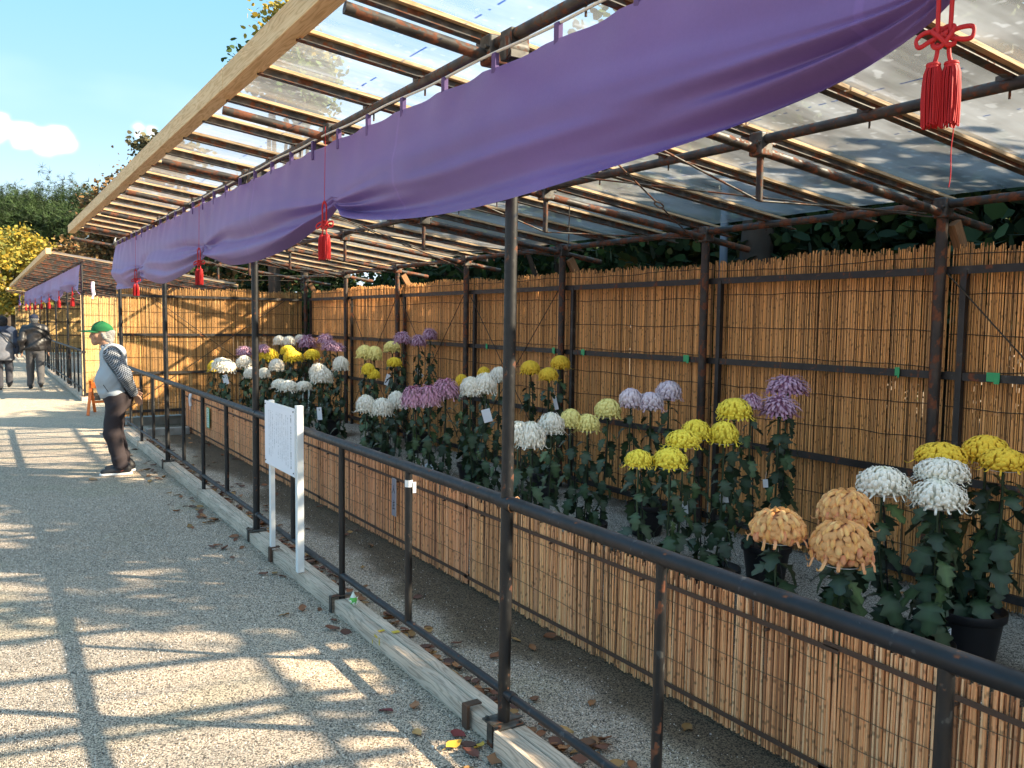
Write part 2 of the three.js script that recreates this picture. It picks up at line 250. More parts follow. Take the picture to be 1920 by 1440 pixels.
// near: full detail. returns the shed thing
function buildShed(o) {
  const { d0, d1, near } = o;
  const shed = thing('display_shed', o.label, 'shed', V(REARX, 0, d0), o.group);
  const seg = near ? 12 : 6;
  // front posts
  for (const d of o.front) { const top = roofY(POSTX) - 0.03; part('front_post', rod(V(POSTX, near ? 0.085 : 0.02, d), V(POSTX + 0.012 * rr(-1, 1), top, d), 0.0255, near ? 16 : 6), M.blackPipe, shed);
    if (near) { part('base_plate', [box(POSTX - 0.065, POSTX + 0.065, 0.083, 0.091, d - 0.065, d + 0.065), ...[[-1, -1], [1, -1], [-1, 1], [1, 1]].map(([a, b]) => rod(V(POSTX + a * 0.05, 0.091, d + b * 0.05), V(POSTX + a * 0.05, 0.101, d + b * 0.05), 0.008, 6))], M.rustAngle, shed);
      part('clamp', [rod(V(POSTX - 0.035, top - 0.02, d), V(POSTX + 0.05, top - 0.02, d), 0.045, 8), box(POSTX - 0.03, POSTX + 0.05, top - 0.06, top + 0.05, d - 0.04, d + 0.04)], M.rustAngle, shed); } }
  // rear posts
  for (const d of o.rear) { part('rear_post', rod(V(REARX, 0.0, d), V(REARX, roofY(REARX), d), near ? 0.0315 : 0.03, near ? 14 : 5), M.darkPost, shed); }
  // long pipes
  for (const x of [POSTX, 3.21, REARX]) part('purlin_pipe', rod(V(x, roofY(x), d0), V(x, roofY(x), d1), 0.0245, seg), M.rustPipe, shed);
  // rafter pipes
  const ex0 = o.fx ?? 1.16;
  for (const d of o.rear) {
    const P = x => V(x, roofY(x) - 0.05, skewD(x, d));
    part('rafter_pipe', rod(P(ex0), P(REARX + 0.42), 0.0245, seg), M.rustPipe, shed);
    if (near) {
      for (const x of [POSTX, 3.21, REARX]) { const p = P(x); part('clamp', [box(x - 0.045, x + 0.045, p.y - 0.03, p.y + 0.085, -p.z - 0.04, -p.z + 0.04, 0.012), rod(new THREE.Vector3(x - 0.06, p.y + 0.03, p.z + 0.03), new THREE.Vector3(x + 0.06, p.y + 0.03, p.z + 0.03), 0.009, 6)], M.rustAngle, shed); }
      // king post and tension rod below the rafter
      const a = P(3.21), b = a.clone(); b.y -= 0.24; part('strut', rod(b, a, 0.017, 8), M.rustPipe, shed);
      const q0 = P(1.9), q1 = P(4.45); q0.y -= 0.03; q1.y -= 0.03; part('tension_rod', [rod(q0, b, 0.0055, 6), rod(b, q1, 0.0055, 6)], M.rustAngle, shed);
    }
  }
  // battens: steel angle with a wooden strip on top
  const step = BAY / 3;
  const starts = []; for (let d = o.b0; d < o.b1; d += step * (o.skip || 1)) starts.push(d);
  for (const d of starts) {
    const dd = d + rr(-0.02, 0.02), x0 = 1.2, x1 = REARX + rr(0.2, 0.32), A = V(x0, roofY(x0) + 0.045, skewD(x0, dd)), B = V(x1, roofY(x1) + 0.045, skewD(x1, dd));
    const up = new THREE.Vector3(0, 0, 0);
    const sft = (v, y, z) => new THREE.Vector3(v.x, v.y + y, v.z + z);
    part('steel_angle', near ? [bar(A, B, 0.0045, 0.044), bar(sft(A, -0.0215, 0.022), sft(B, -0.0215, 0.022), 0.045, 0.0045)] : [bar(A, B, 0.03, 0.042)], M.rustAngle, shed);
    const w0 = sft(A, 0.031, 0.014), w1 = sft(B, 0.031, 0.014);
    if (near) { const c = rr(0.42, 0.6), m0 = w0.clone().lerp(w1, c - 0.002), m1 = w0.clone().lerp(w1, c + 0.002); part('wood_batten', bar(w0, m0, 0.03, 0.016), M.batten, shed); part('wood_batten', bar(sft(m1, rr(-0.002, 0.002), rr(-0.003, 0.003)), w1, 0.03, 0.016), M.batten, shed); }
    else part('wood_batten', bar(w0, w1, 0.03, 0.016), M.batten, shed);
    if (near) for (const x of [POSTX, 3.21, REARX]) part('hook_bolt', [box(x - 0.02, x + 0.02, roofY(x) + 0.015, roofY(x) + 0.035, skewD(x, dd) - 0.03, skewD(x, dd) + 0.03), rod(V(x + 0.03, roofY(x) - 0.045, skewD(x, dd)), V(x + 0.03, roofY(x) + 0.03, skewD(x, dd)), 0.005, 5)], M.rustAngle, shed);
  }
  // clear sheets
  const SW = near ? 0.91 : 3.64;
  for (let d = d0; d < d1 - 0.05; d += SW) {
    const e = Math.min(d + SW, d1) + 0.04, nx = near ? 12 : 3, nd = near ? 6 : 3, pos = [], uv = [], idx = [], lift = 0.094 + (near ? rr(0, 0.004) : 0), ph = R() * 9;
    for (let i = 0; i <= nx; i++) for (let j = 0; j <= nd; j++) { const x = mix(1.225, REARX + 0.16, i / nx), z = mix(d, e, j / nd); pos.push(x, roofY(x) + lift + 0.004 * j / nd + (near ? 0.006 * (vnoise(x * 2 + ph, z * 3, 0, 0, 61) - 0.5) : 0), -skewD(x, z)); uv.push(x, z + ph); }
    for (let i = 0; i < nx; i++) for (let j = 0; j < nd; j++) { const a = i * (nd + 1) + j, b = a + 1, c = a + nd + 1, f = c + 1; idx.push(a, b, f, a, f, c); }
    const g = new THREE.BufferGeometry(); g.setAttribute('position', new THREE.Float32BufferAttribute(pos, 3)); g.setAttribute('uv', new THREE.Float32BufferAttribute(uv, 2)); g.setIndex(idx); g.computeVertexNormals();
    part('roof_sheet', g, M.sheet, shed);
  }
  // eaves board, in lengths
  const L = 3.9; let k = 0;
  for (let d = skewD(1.17, d0); d < o.fend - 0.05; d += L, k++) { const e = Math.min(d + L, o.fend), dy = near ? rr(-0.004, 0.004) : 0; const f = box(1.13, 1.222, 2.945, 3.06, d + 0.003, e - 0.003, near ? 0.004 : 0); f.translate(0, dy, 0); part('eaves_board', f, M.freshWood, shed); }
  return shed;
}
const seq = (a, s, n) => Array.from({ length: n }, (_, i) => a + s * i);
const shed1 = buildShed({ d0: -3.4, d1: 13.75, near: true, fend: 14.0, front: seq(FRONT0 - 3.64, 3.64, 4).concat([13.6]), rear: seq(REAR0 - 1.82 * 3, 1.82, 10), b0: REAR0 - 5.4, b1: 13.6,
  label: 'nearest long open shed with clear roof sheets on rusty pipes', group: 'open display sheds along the path' });
// turnbuckle brace rods between the first bays
{
  const br = [];
  const turn = (a, b, t) => { const d = b.clone().sub(a).normalize(), c = a.clone().lerp(b, t), s = new THREE.Vector3(0, 1, 0).cross(d).normalize().multiplyScalar(0.016), p0 = c.clone().addScaledVector(d, -0.07), p1 = c.clone().addScaledVector(d, 0.07); const pts = [p0, p0.clone().addScaledVector(d, 0.02).add(s), p1.clone().addScaledVector(d, -0.02).add(s), p1, p1.clone().addScaledVector(d, -0.02).sub(s), p0.clone().addScaledVector(d, 0.02).sub(s)]; return [rod(a, p0, 0.005, 6), rod(p1, b, 0.005, 6), tube(pts, 0.005, 5, 40, true)]; };
  for (const k of [0, 2, 4]) {
    const da = REAR0 + BAY * k, a = V(4.5, roofY(4.5) - 0.09, da), b = V(1.95, roofY(1.95) - 0.09, da + BAY + 0.2);
    part('brace_rod', turn(a, b, 0.3), M.rustAngle, shed1);
    const a2 = V(4.5, roofY(4.5) - 0.10, da + BAY), b2 = V(1.95, roofY(1.95) - 0.10, da + 0.2); part('brace_rod', turn(a2, b2, 0.36), M.rustAngle, shed1);
  }
  // wooden rakers outside the rear posts
  for (const k of [-1, 0, 2, 4, 6]) { const d = REAR0 + BAY * k; part('raker', bar(V(REARX + 0.06, roofY(REARX) - 0.10, d - 0.03), V(REARX + 1.15, 0.6, d - 0.03), 0.045, 0.07), M.rakerWood, shed1); }
  // hanging hook on a wire
  part('hook_wire', [rod(V(3.6, 2.3, 4.9), V(3.6, 2.57, 4.9), 0.004, 5), tube([V(3.6, 2.3, 4.9), V(3.585, 2.27, 4.9), V(3.6, 2.245, 4.9), V(3.615, 2.26, 4.9)], 0.005, 5, 12)], M.rustAngle, shed1);
}
const shed2 = buildShed({ d0: 18.6, d1: 42.5, near: false, fend: 42.6, front: seq(19.0, 3.64, 7), rear: seq(18.9, 1.82, 13), b0: 18.9, b1: 42.4, label: 'second open shed beyond the gap with wood eaves board', group: 'open display sheds along the path' });
const shed3 = buildShed({ d0: 47, d1: 69, near: false, fend: 69, skip: 2, front: seq(47.2, 3.64, 6), rear: seq(47.2, 1.82, 12), b0: 47.2, b1: 69, label: 'farthest open shed at the end of the path', group: 'open display sheds along the path' });

// ---------------------------------------------------------------- reed screens
// along: 'd' (screen plane at x = c) or 'x' (screen plane at d = c)
function reedGeo(along, c, s0, s1, y0, y1f, o = {}) {
  const r0 = o.r || 0.0042, pitch = o.pitch || 0.0072, sides = o.sides || 5, pos = [], nor = [], uv = [], col = [], idx = [], q = rng(o.seed || 1), tones = o.tones || 1, base = o.base || [0.50, 0.29, 0.115];
  let s = s0;
  const layers = o.layers || 2;
  for (let l = 0; l < layers; l++) { s = s0 + l * pitch * 0.5;
    while (s < s1) {
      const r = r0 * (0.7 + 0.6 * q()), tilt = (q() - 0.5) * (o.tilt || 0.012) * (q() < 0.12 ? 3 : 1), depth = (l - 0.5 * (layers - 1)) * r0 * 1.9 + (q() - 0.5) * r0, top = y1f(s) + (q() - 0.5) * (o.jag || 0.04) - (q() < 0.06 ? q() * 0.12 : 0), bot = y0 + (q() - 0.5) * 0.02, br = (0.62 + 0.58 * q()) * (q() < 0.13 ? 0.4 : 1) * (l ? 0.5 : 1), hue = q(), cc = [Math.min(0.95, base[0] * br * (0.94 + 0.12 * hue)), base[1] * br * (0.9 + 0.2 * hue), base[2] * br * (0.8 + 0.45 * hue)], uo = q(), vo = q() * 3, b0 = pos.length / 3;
      for (const [y, k] of [[bot, 0], [top, 1]]) for (let i = 0; i <= sides; i++) { const a = i / sides * 6.283, ca = Math.cos(a), sa = Math.sin(a), ss = s + ca * r * (k ? 0.85 : 1) + (k ? tilt : 0), dp = depth + sa * r; if (along === 'd') { pos.push(c + dp, y, -ss); nor.push(sa, 0, -ca); } else { pos.push(ss, y, -(c + dp)); nor.push(ca, 0, -sa); } uv.push(uo + i / sides, vo + y * 0.9); col.push(...cc); }
      for (let i = 0; i < sides; i++) { const a = b0 + i, b = a + 1, e = a + sides + 1, f = e + 1; if (along === 'd') idx.push(a, f, b, a, e, f); else idx.push(a, b, f, a, f, e); }
      const t0 = pos.length / 3; for (let i = 0; i < sides; i++) { const k = (b0 + sides + 1 + i) * 3; pos.push(pos[k], pos[k + 1], pos[k + 2]); nor.push(0, 1, 0); uv.push(0.2, 0.3); col.push(cc[0] * 1.15, cc[1] * 1.15, cc[2] * 1.1); } for (let i = 1; i < sides - 1; i++) idx.push(t0, t0 + i, t0 + i + 1);
      s += pitch * (0.68 + 0.74 * q());
    } }
  const g = new THREE.BufferGeometry(); g.setAttribute('position', new THREE.Float32BufferAttribute(pos, 3)); g.setAttribute('normal', new THREE.Float32BufferAttribute(nor, 3)); g.setAttribute('uv', new THREE.Float32BufferAttribute(uv, 2)); g.setAttribute('color', new THREE.Float32BufferAttribute(col, 3)); g.setIndex(idx); return g;
}
function bindWire(along, c, s0, s1, y, seed, r = 0.0022) { const q = rng(seed), pts = [], n = Math.max(6, Math.round((s1 - s0) / 0.09)); let w = 0; for (let i = 0; i <= n; i++) { w = w * 0.8 + (q() - 0.5) * 0.012; const s = mix(s0, s1, i / n), yy = y + w, dp = (q() - 0.5) * 0.004; pts.push(along === 'd' ? V(c + dp, yy, s) : V(s, yy, c + dp)); } return tube(pts, r, 4, n * 2); }
const flatY = y => s => y + 0.012 * Math.sin(s * 2.3) + 0.01 * Math.sin(s * 7.1 + 1);
// rear fence: reed panels, four steel rails, slim posts, cross wires
function rearFence(label, x, spans, dtl, cross, group) {
  const f = thing('reed_fence', label, 'fence', V(x + 0.04, 0, spans[0][0]), group); let n = 0;
  const RY = [2.05, 1.455, 0.865, 0.275];
  for (const [a, b] of spans) {
    n++; const near = a < 5;
    part('reed_panel', reedGeo('d', x + 0.055, a, b, 0.19, flatY(2.185), { r: dtl ? 0.0042 : 0.009, pitch: dtl ? 0.0096 : 0.02, sides: near ? 6 : 4, seed: 300 + n, base: [0.82, 0.415, 0.148], layers: dtl ? 2 : 1, jag: 0.05 }), M.reed, f, 'stuff');
    if (dtl) { const wires = []; for (let y = 0.42, i = 0; y < 2.16; y += 0.215, i++) wires.push(bindWire('d', x + 0.044, a, b, y + rr(-0.02, 0.02), 500 + n * 20 + i, near ? 0.0026 : 0.003)); part('binding_wire', wires, M.wire, f); }
    for (const y of RY) part('rail', [box(x - 0.012, x + 0.028, y - 0.018, y + 0.018, a, b), box(x - 0.014, x - 0.010, y - 0.022, y + 0.022, a, b)], M.fenceRail, f);
    part('slim_post', box(x - 0.02, x + 0.015, 0.12, 2.05, b - 0.125, b - 0.09), M.fenceRail, f);
  }
  for (const [a, b] of cross) part('cross_wire', [rod(V(x - 0.02, 2.03, a), V(x - 0.02, 0.28, b), 0.0045, 5), rod(V(x - 0.026, 0.28, a), V(x - 0.026, 2.03, b), 0.0045, 5)], M.wire, f);
  return f;
}
const RX = REARX + 0.05;
rearFence('tall brown reed fence along the back of the nearest shed', RX, seq(REAR0 - 5.46, BAY, 9).map(d => [d + 0.01, d + BAY - 0.01]), true, [[REAR0 - 1.82 + 0.13, REAR0 - 0.03], [REAR0 + 3.64 - 1.82 + BAY + 0.1, REAR0 + BAY * 3 - 0.03], [REAR0 + BAY * 3 + 0.1, REAR0 + BAY * 4 - 0.03], [REAR0 + BAY * 4 + 0.1, REAR0 + BAY * 5 - 0.03]], 'tall reed fences behind the flowers');
rearFence('reed fence at the back of the second shed seen through its posts', RX, seq(19.2, 3.9, 6).map(d => [d, d + 3.88]), false, [], 'tall reed fences behind the flowers');
// a wall across the shed end
function endWall(label, d, x0, x1, dtl, yb, yt, group, cross = true, tone = [0.68, 0.38, 0.14]) {
  const f = thing('reed_wall', label, 'reed wall', V((x0 + x1) / 2, 0, d), group);
  part('reed_panel', reedGeo('x', d + 0.03, x0, x1, yb, flatY(yt), { r: dtl ? 0.005 : 0.012, pitch: dtl ? 0.011 : 0.027, sides: 4, seed: 700 + Math.round(d), base: tone, layers: 2, jag: 0.05 }), M.reed, f, 'stuff');
  const wires = []; for (let y = yb + 0.2, i = 0; y < yt; y += 0.235, i++) wires.push(bindWire('x', d + 0.016, x0, x1, y, 900 + i, dtl ? 0.003 : 0.006)); part('binding_wire', wires, M.wire, f);
  if (cross) { for (const y of [2.05, 1.455, 0.865, 0.275]) if (y > yb && y < yt + 0.1) part('rail', box(x0, x1, y - 0.02, y + 0.02, d - 0.012, d + 0.014), M.fenceRail, f); part('cross_wire', [rod(V(x0 + 0.5, 2.03, d - 0.02), V(x1 - 0.05, 0.28, d - 0.02), 0.0055, 5), rod(V(x0 + 0.05, 0.28, d - 0.026), V(x1 - 0.3, 2.03, d - 0.026), 0.0055, 5)], M.wire, f); }
  return f;
}
endWall('sunlit reed wall closing the far end of the nearest shed', 13.86, POSTX - 0.02, REARX + 0.02, true, 0.2, 2.17, 'reed walls across the shed ends');
{ const w = endWall('bright yellow reed wall behind the man in the green cap', 19.2, POSTX, REARX, true, 0.14, 2.14, 'reed walls across the shed ends', false, [0.74, 0.53, 0.25]); part('frame_post', [box(POSTX - 0.025, POSTX + 0.01, 0, 2.16, 19.17, 19.23)], M.batten, w); part('bottom_rail', box(POSTX, REARX, 0.10, 0.14, 19.18, 19.22), M.black, w); part('foot_block', [box(POSTX - 0.04, POSTX + 0.28, 0, 0.1, 19.0, 19.3)], M.black, w); }
endWall('pale reed wall across the far end of the second shed', 42.4, POSTX - 0.05, REARX, false, 0.1, 2.2, 'reed walls across the shed ends', true, [0.66, 0.46, 0.2]);
endWall('small reed wall of the farthest shed at the left edge', 47.0, POSTX - 0.3, REARX, false, 0.1, 2.2, 'reed walls across the shed ends', true, [0.6, 0.42, 0.2]);

// ---------------------------------------------------------------- low reed screen in front of the flowers
{
  const f = thing('low_reed_screen', 'knee high tan reed screen between railing and flower pots', 'reed screen', V(LOWX, 0, 2));
  const q = rng(4141), geos = [0, 1, 2, 3].map(k => { const g = new THREE.CylinderGeometry(0.9, 1, 1, 7, 1, false); const uv = g.attributes.uv; for (let i = 0; i < uv.count; i++) uv.setXY(i, uv.getX(i) + k * 0.3, uv.getY(i) * 0.6 + k * 0.37); return g.translate(0, 0.5, 0); });
  const spans = [[-1.2, 0.35], [0.37, 1.868], [1.882, 4.6], [4.64, 7.4], [7.42, 10.2], [10.22, 13.45]]; let count = 0;
  spans.forEach(([a, b], i) => {
    const p = new THREE.Group(); p.name = 'screen_panel'; f.add(p); p.position.set(0, 0, 0);
    const lean = 0.02 * (i % 2 ? 1 : -0.6), top = s => 0.615 + 0.016 * Math.sin(s * 3.1 + i) - (i === 2 ? 0.01 : 0);
    const sep = i === 1 ? [1.25, 1.868] : i === 2 ? [1.882, 2.75] : null; let from = a;
    if (sep) {
      if (i === 1) { part('reed_weave', reedGeo('d', LOWX, a, sep[0], 0.015, top, { r: 0.0062, pitch: 0.0135, seed: 41 + i, layers: 2, jag: 0.05, base: [0.97, 0.47, 0.23], tilt: 0.02, sides: 6 }), M.reed, p, 'stuff'); }
      for (let l = 0; l < 2; l++) for (let s = sep[0] + l * 0.005; s < sep[1] && count < 300;) {
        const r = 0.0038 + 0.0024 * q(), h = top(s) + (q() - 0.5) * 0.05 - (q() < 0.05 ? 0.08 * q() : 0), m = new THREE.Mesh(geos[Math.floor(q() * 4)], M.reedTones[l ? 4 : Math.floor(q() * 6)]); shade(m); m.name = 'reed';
        m.position.set(LOWX + (l ? 0.007 : -0.003) + (q() - 0.5) * 0.004 - f.position.x, 0.012 + q() * 0.012 - f.position.y, -s - f.position.z); m.scale.set(r, h - 0.015, r); m.rotation.set((q() - 0.5) * 0.035, q() * 6, (q() - 0.5) * 0.01); p.add(m); count++;
        s += (sep[0] < 1.8 ? 0.0092 : 0.0108) * (0.62 + 0.76 * q());
      }
      from = i === 2 ? sep[1] : b;
    }
    if (from < b) part('reed_weave', reedGeo('d', LOWX, from, b, 0.015, top, { r: i < 4 ? 0.0046 : 0.006, pitch: i < 4 ? 0.0112 : 0.013, seed: 41 + i, layers: 2, jag: 0.055, base: i === 2 ? [0.97, 0.49, 0.24] : [0.95, 0.43, 0.21], tilt: 0.02, sides: i < 4 ? 6 : 5 }), M.reed, p, 'stuff');
    part('binding_wire', [0.47, 0.33, 0.2].map((y, k) => bindWire('d', LOWX - 0.014, a + 0.02, b - 0.02, y, 60 + i * 5 + k, 0.0017)), std({ color: RGB(0.16, 0.10, 0.055), roughness: 0.9 }), p);
    const dy = i === 2 ? 0.004 : i === 1 ? -0.02 : 0;
    part('flat_bar', [bar(V(LOWX - 0.018, 0.53 + dy, a - 0.03), V(LOWX - 0.018, 0.53 - dy, b + 0.05), 0.004, 0.02)], M.rustBar, p);
    part('flat_bar', [bar(V(LOWX - 0.02, 0.075, a - 0.03), V(LOWX - 0.02, 0.07, b + 0.05), 0.004, 0.02)], M.rustBar, p);
    for (let s = a + 0.3; s < b; s += 0.75) part('tie_bolt', [rod(V(LOWX - 0.03, 0.512, s), V(LOWX + 0.02, 0.512, s), 0.006, 6)], M.rustBar, p);
    part('stake', box(LOWX + 0.02, LOWX + 0.05, 0, 0.56, b - 0.03, b + 0.0), M.rakerWood, p);
  });
}

// ---------------------------------------------------------------- railing and kerb
function handrail(label, d0, d1, balust, near, group) {
  const h = thing('handrail', label, 'railing', V(POSTX, 0, d0), group), s = near ? 16 : 6;
  let e = d0, k = 0; while (e < d1 - 0.1) { const n = Math.min(e + 3.64, d1); part('top_rail', rod(V(POSTX, 1.0 + 0.004 * Math.sin(k * 2), e), V(POSTX, 1.0 + 0.004 * Math.sin(k * 2 + 2), n), 0.027, s), M.railPipe, h); part('bottom_rail', rod(V(POSTX, 0.215, e), V(POSTX, 0.212, n), 0.0185, near ? 12 : 5), M.railPipe, h); if (near) part('pipe_sleeve', [rod(V(POSTX, 1.0, n - 0.05), V(POSTX, 1.0, n + 0.05), 0.0285, 14), rod(V(POSTX, 0.213, n - 0.075), V(POSTX, 0.213, n - 0.045), 0.022, 12)], M.railPipe, h); e = n; k++; }
  for (const [d, low] of balust) part('baluster', rod(V(POSTX, low ? 0.07 : 0.21, d), V(POSTX, 0.985, d), near ? 0.0185 : 0.018, near ? 12 : 5), M.blackPipe, h);
  return h;
}
{
  const b = []; for (let j = -3; j < 12; j++) if (j % 4) b.push([FRONT0 + 0.91 * j, (((j % 4) + 4) % 4) === 2]);
  const rail = handrail('black pipe handrail in front of the nearest flower bed', FRONT0 - 3.64, 13.4, b, true, 'pipe handrails along the kerb');
  const w = [tube([V(POSTX + 0.02, 1.03, FRONT0 - 0.05), V(POSTX - 0.028, 1.0, FRONT0 - 0.06), V(POSTX, 0.968, FRONT0 - 0.04), V(POSTX + 0.03, 1.0, FRONT0 - 0.05)], 0.003, 5, 20, true)];
  part('wire_tie', w, std({ color: RGB(0.35, 0.18, 0.08), roughness: 0.6 }), rail);
}
handrail('black handrail of the second shed left of the yellow reed wall', 18.9, 42.4, seq(19.4, 0.91, 25).map(d => [d, true]), false, 'pipe handrails along the kerb');
{
  const tp = mesh('paper_tape', [rod(V(POSTX, 0.905, 3.71), V(POSTX, 0.94, 3.71), 0.0198, 14, 0.0198, false).translate(0, 0, 0), box(POSTX + 0.012, POSTX + 0.03, 0.875, 0.93, 3.688, 3.69)], M.white); tag(tp, 'white paper tape wrapped round a thin railing upright', 'tape');
}
{
  const kerb = new THREE.Group(); kerb.name = 'kerb'; kerb.userData.kind = 'structure'; kerb.position.copy(V(POSTX, 0, 2.8)); scene.add(kerb);
  const q = rng(515);
  for (let d = FRONT0 - 3.64 * 1.5, i = 0; d < 13.5; d += 1.82, i++) {
    const e = Math.min(d + 1.82, 13.9), o = (q() - 0.5) * 0.012, hh = 0.082 + (q() - 0.5) * 0.01;
    const near = d < 8;
    for (const [a, b] of [[1.712, 1.772], [1.776, 1.838]]) { const g = new RoundedBoxGeometry(b - a, hh + 0.03, e - d - 0.05, 2, 0.006); const p = g.attributes.position; for (let k = 0; k < p.count; k++) { const z = p.getZ(k); p.setY(k, p.getY(k) + 0.004 * (vnoise(z * 5 + i * 9, a * 40, 0, 0, 71) - 0.5)); } boxUV(g); g.translate((a + b) / 2 + o, (hh + 0.03) / 2 - 0.03 + (q() - 0.5) * 0.004, -(d + e) / 2); part('kerb_timber', g, M.oldWood, kerb); }
    if (near || i % 2) part('kerb_bracket', [box(1.700 + o, 1.705 + o, 0.0, 0.095, d - 0.02, d + 0.02), box(1.7055 + o, 1.85 + o, 0.091, 0.096, d - 0.02, d + 0.02)], M.rustAngle, kerb);
  }
  for (const d of [2.98, 4.92 + 0.9, 1.3]) part('kerb_stake', [box(1.685, 1.700, -0.02, 0.105, d - 0.022, d + 0.022), box(1.7003, 1.76, 0.1, 0.106, d - 0.02, d + 0.02)], M.rustBar, kerb);
  part('kerb_plank', box(1.672, 1.692, -0.02, 0.105, 1.95, 2.72, 0.003), M.oldWood, kerb);
  part('paint_mark', [box(1.7112, 1.7118, 0.03, 0.066, 3.93, 3.942), box(1.7112, 1.7118, 0.01, 0.03, 4.02, 4.03), box(1.7112, 1.7118, 0.058, 0.07, 3.96, 4.0), box(1.73, 1.765, 0.0845, 0.0862, 3.98, 4.0), box(1.785, 1.825, 0.0845, 0.0862, 3.92, 3.95)], std({ color: RGB(0.6, 0.42, 0.05), roughness: 0.9 }), kerb);
  for (let d = 18.9; d < 42; d += 3.64) part('kerb_timber', box(1.70, 1.84, -0.02, 0.085, d, d + 3.6), M.oldWood, kerb);
}
{ const k = mesh('concrete_kerb', [box(2.0, LOWX - 0.05, -0.03, 0.10, 12.95, 13.1, 0.008), box(1.9, REARX, -0.03, 0.14, 14.25, 14.5, 0.01)], M.concrete); k.userData.kind = 'structure'; }
{ const k = mesh('concrete_base_strip', box(REARX - 0.06, REARX + 0.18, 0, 0.17, -3, 13.9), M.concrete); k.userData.kind = 'structure'; }

// ---------------------------------------------------------------- purple curtains
function curtain(label, x, ties, d0, d1, topF, near, group) {
  const c = thing('festoon_curtain', label, 'curtain', V(x, 2, (d0 + d1) / 2), group);
  const nd = near ? 420 : 90, nv = near ? 56 : 14, pos = [], uv = [], idx = [], H0 = 0.72;
  const T = ties.map(t => t[0]);
  for (let i = 0; i <= nd; i++) {
    const d = mix(d0, d1, i / nd), top = topF(d);
    // bottom edge: hanging curve between the gathers
    let k = 0; while (k < T.length && T[k] < d) k++;
    const a = k > 0 ? ties[k - 1] : null, b = k < T.length ? ties[k] : null; let bot, t = 0.5, near1 = 9;
    if (a && b) { t = (d - a[0]) / (b[0] - a[0]); const sag = k === 1 ? 0.07 * 4 * t * (1 - t) : 0.225 * Math.pow(4 * t * (1 - t), 0.62); bot = mix(a[1], b[1], t) - sag; near1 = Math.min(d - a[0], b[0] - d); }
    else if (a) { near1 = d - a[0]; bot = a[1] - 0.19 * Math.min(1, near1 / 1.0) ** 0.8; }
    else { near1 = b[0] - d; bot = b[1] - 0.2 * Math.min(1, near1 / 1.4) ** 0.7; }
    const g = Math.exp(-near1 / 0.55), h = top - bot;
    const ph = k * 1.7;
    for (let j = 0; j <= nv; j++) {
      const v = j / nv;
      // near a gather the lower part of the cloth is bunched together
      const vv = mix(v, v < 0.42 ? v * 2.05 : 0.861 + (v - 0.42) * 0.24, g * 0.96);
      const y = top - h * vv;
      const lo = sm(0.18, 0.9, v);
      const wob = 0.55 * Math.sin(d * 1.3 + ph) + 0.35 * Math.sin(d * 3.1 + ph * 2);
      const tri = a => { const s = Math.sin(a); return s * (1.25 - 0.25 * s * s) + 0.25 * Math.sin(2 * a + 0.6); };
      const big = tri(v * 9.6 + wob * 0.8 + ph) * 0.046 * lo * (0.25 + 0.75 * sm(0.0, 0.35, near1)) * (0.5 + 0.5 * sm(1.9, 0.3, near1)) + tri(v * 17 + wob * 1.2 + ph * 2.1 + d * 0.25) * 0.013 * sm(0.25, 0.7, v) * sm(0.0, 0.3, near1);
      const fine = Math.sin(v * 27 + ph + d * 0.6) * 0.024 * sm(0.3, 0.75, v) * sm(1.5, 0.2, near1) * sm(0.0, 0.22, near1);
      const pinch = Math.sin(v * 38 + ph) * 0.007 * Math.exp(-near1 / 0.16) * sm(0.38, 0.5, v);
      const scal = 0.012 * Math.sin(d * 6.283 / 0.415) * sm(0.35, 0, v) + 0.004 * Math.sin(d * 21) * (1 - v);
      const belly = -0.05 * Math.sin(Math.min(1, v * 1.05) * 2.6) * sm(0, 1.2, near1);
      const curl = v > 0.93 ? 0.03 * (v - 0.93) / 0.07 : 0;
      pos.push(x - big - fine - pinch + belly + scal * 0.6 + curl + 0.03 * g * v, y + (j === 0 ? -0.010 * Math.abs(Math.sin(d * 3.1416 / 0.415)) : 0), -d); uv.push(d, v * 0.7);
    }
  }
  for (let i = 0; i < nd; i++) for (let j = 0; j < nv; j++) { const a = i * (nv + 1) + j, b = a + 1, e = a + nv + 1, f = e + 1; idx.push(a, b, f, a, f, e); }
  const g = new THREE.BufferGeometry(); g.setAttribute('position', new THREE.Float32BufferAttribute(pos, 3)); g.setAttribute('uv', new THREE.Float32BufferAttribute(uv, 2)); g.setIndex(idx); g.computeVertexNormals();
  part('cloth', g, M.cloth, c);
  if (near) {
    for (let d = d0 + 0.2; d < d1; d += 0.415) { const y = topF(d), tb = box(x - 0.012, x + 0.010, y - 0.06, y + 0.05, d - 0.014, d + 0.014, 0.004); part('tab', tb, M.clothDark, c); }
    const hem = []; for (let d = d0 + 0.9; d < d1; d += 1.245) { const y = topF(d); hem.push(box(x - 0.004, x - 0.003, y - 0.25, y, d, d + 0.001)); }
  }
  return c;
}
const topF1 = d => 2.735 + 0.0035 * (d - 5) - 0.03 * sm(6, 1, d);
const TIES = [[-2.6, 2.46], [1.04, 2.425], [4.62, 2.385], [7.85, 2.34], [11.45, 2.31]];
curtain('long purple festoon curtain under the eaves of the nearest shed', 1.70, TIES, -3.2, 13.45, topF1, true, 'purple festoon curtains');
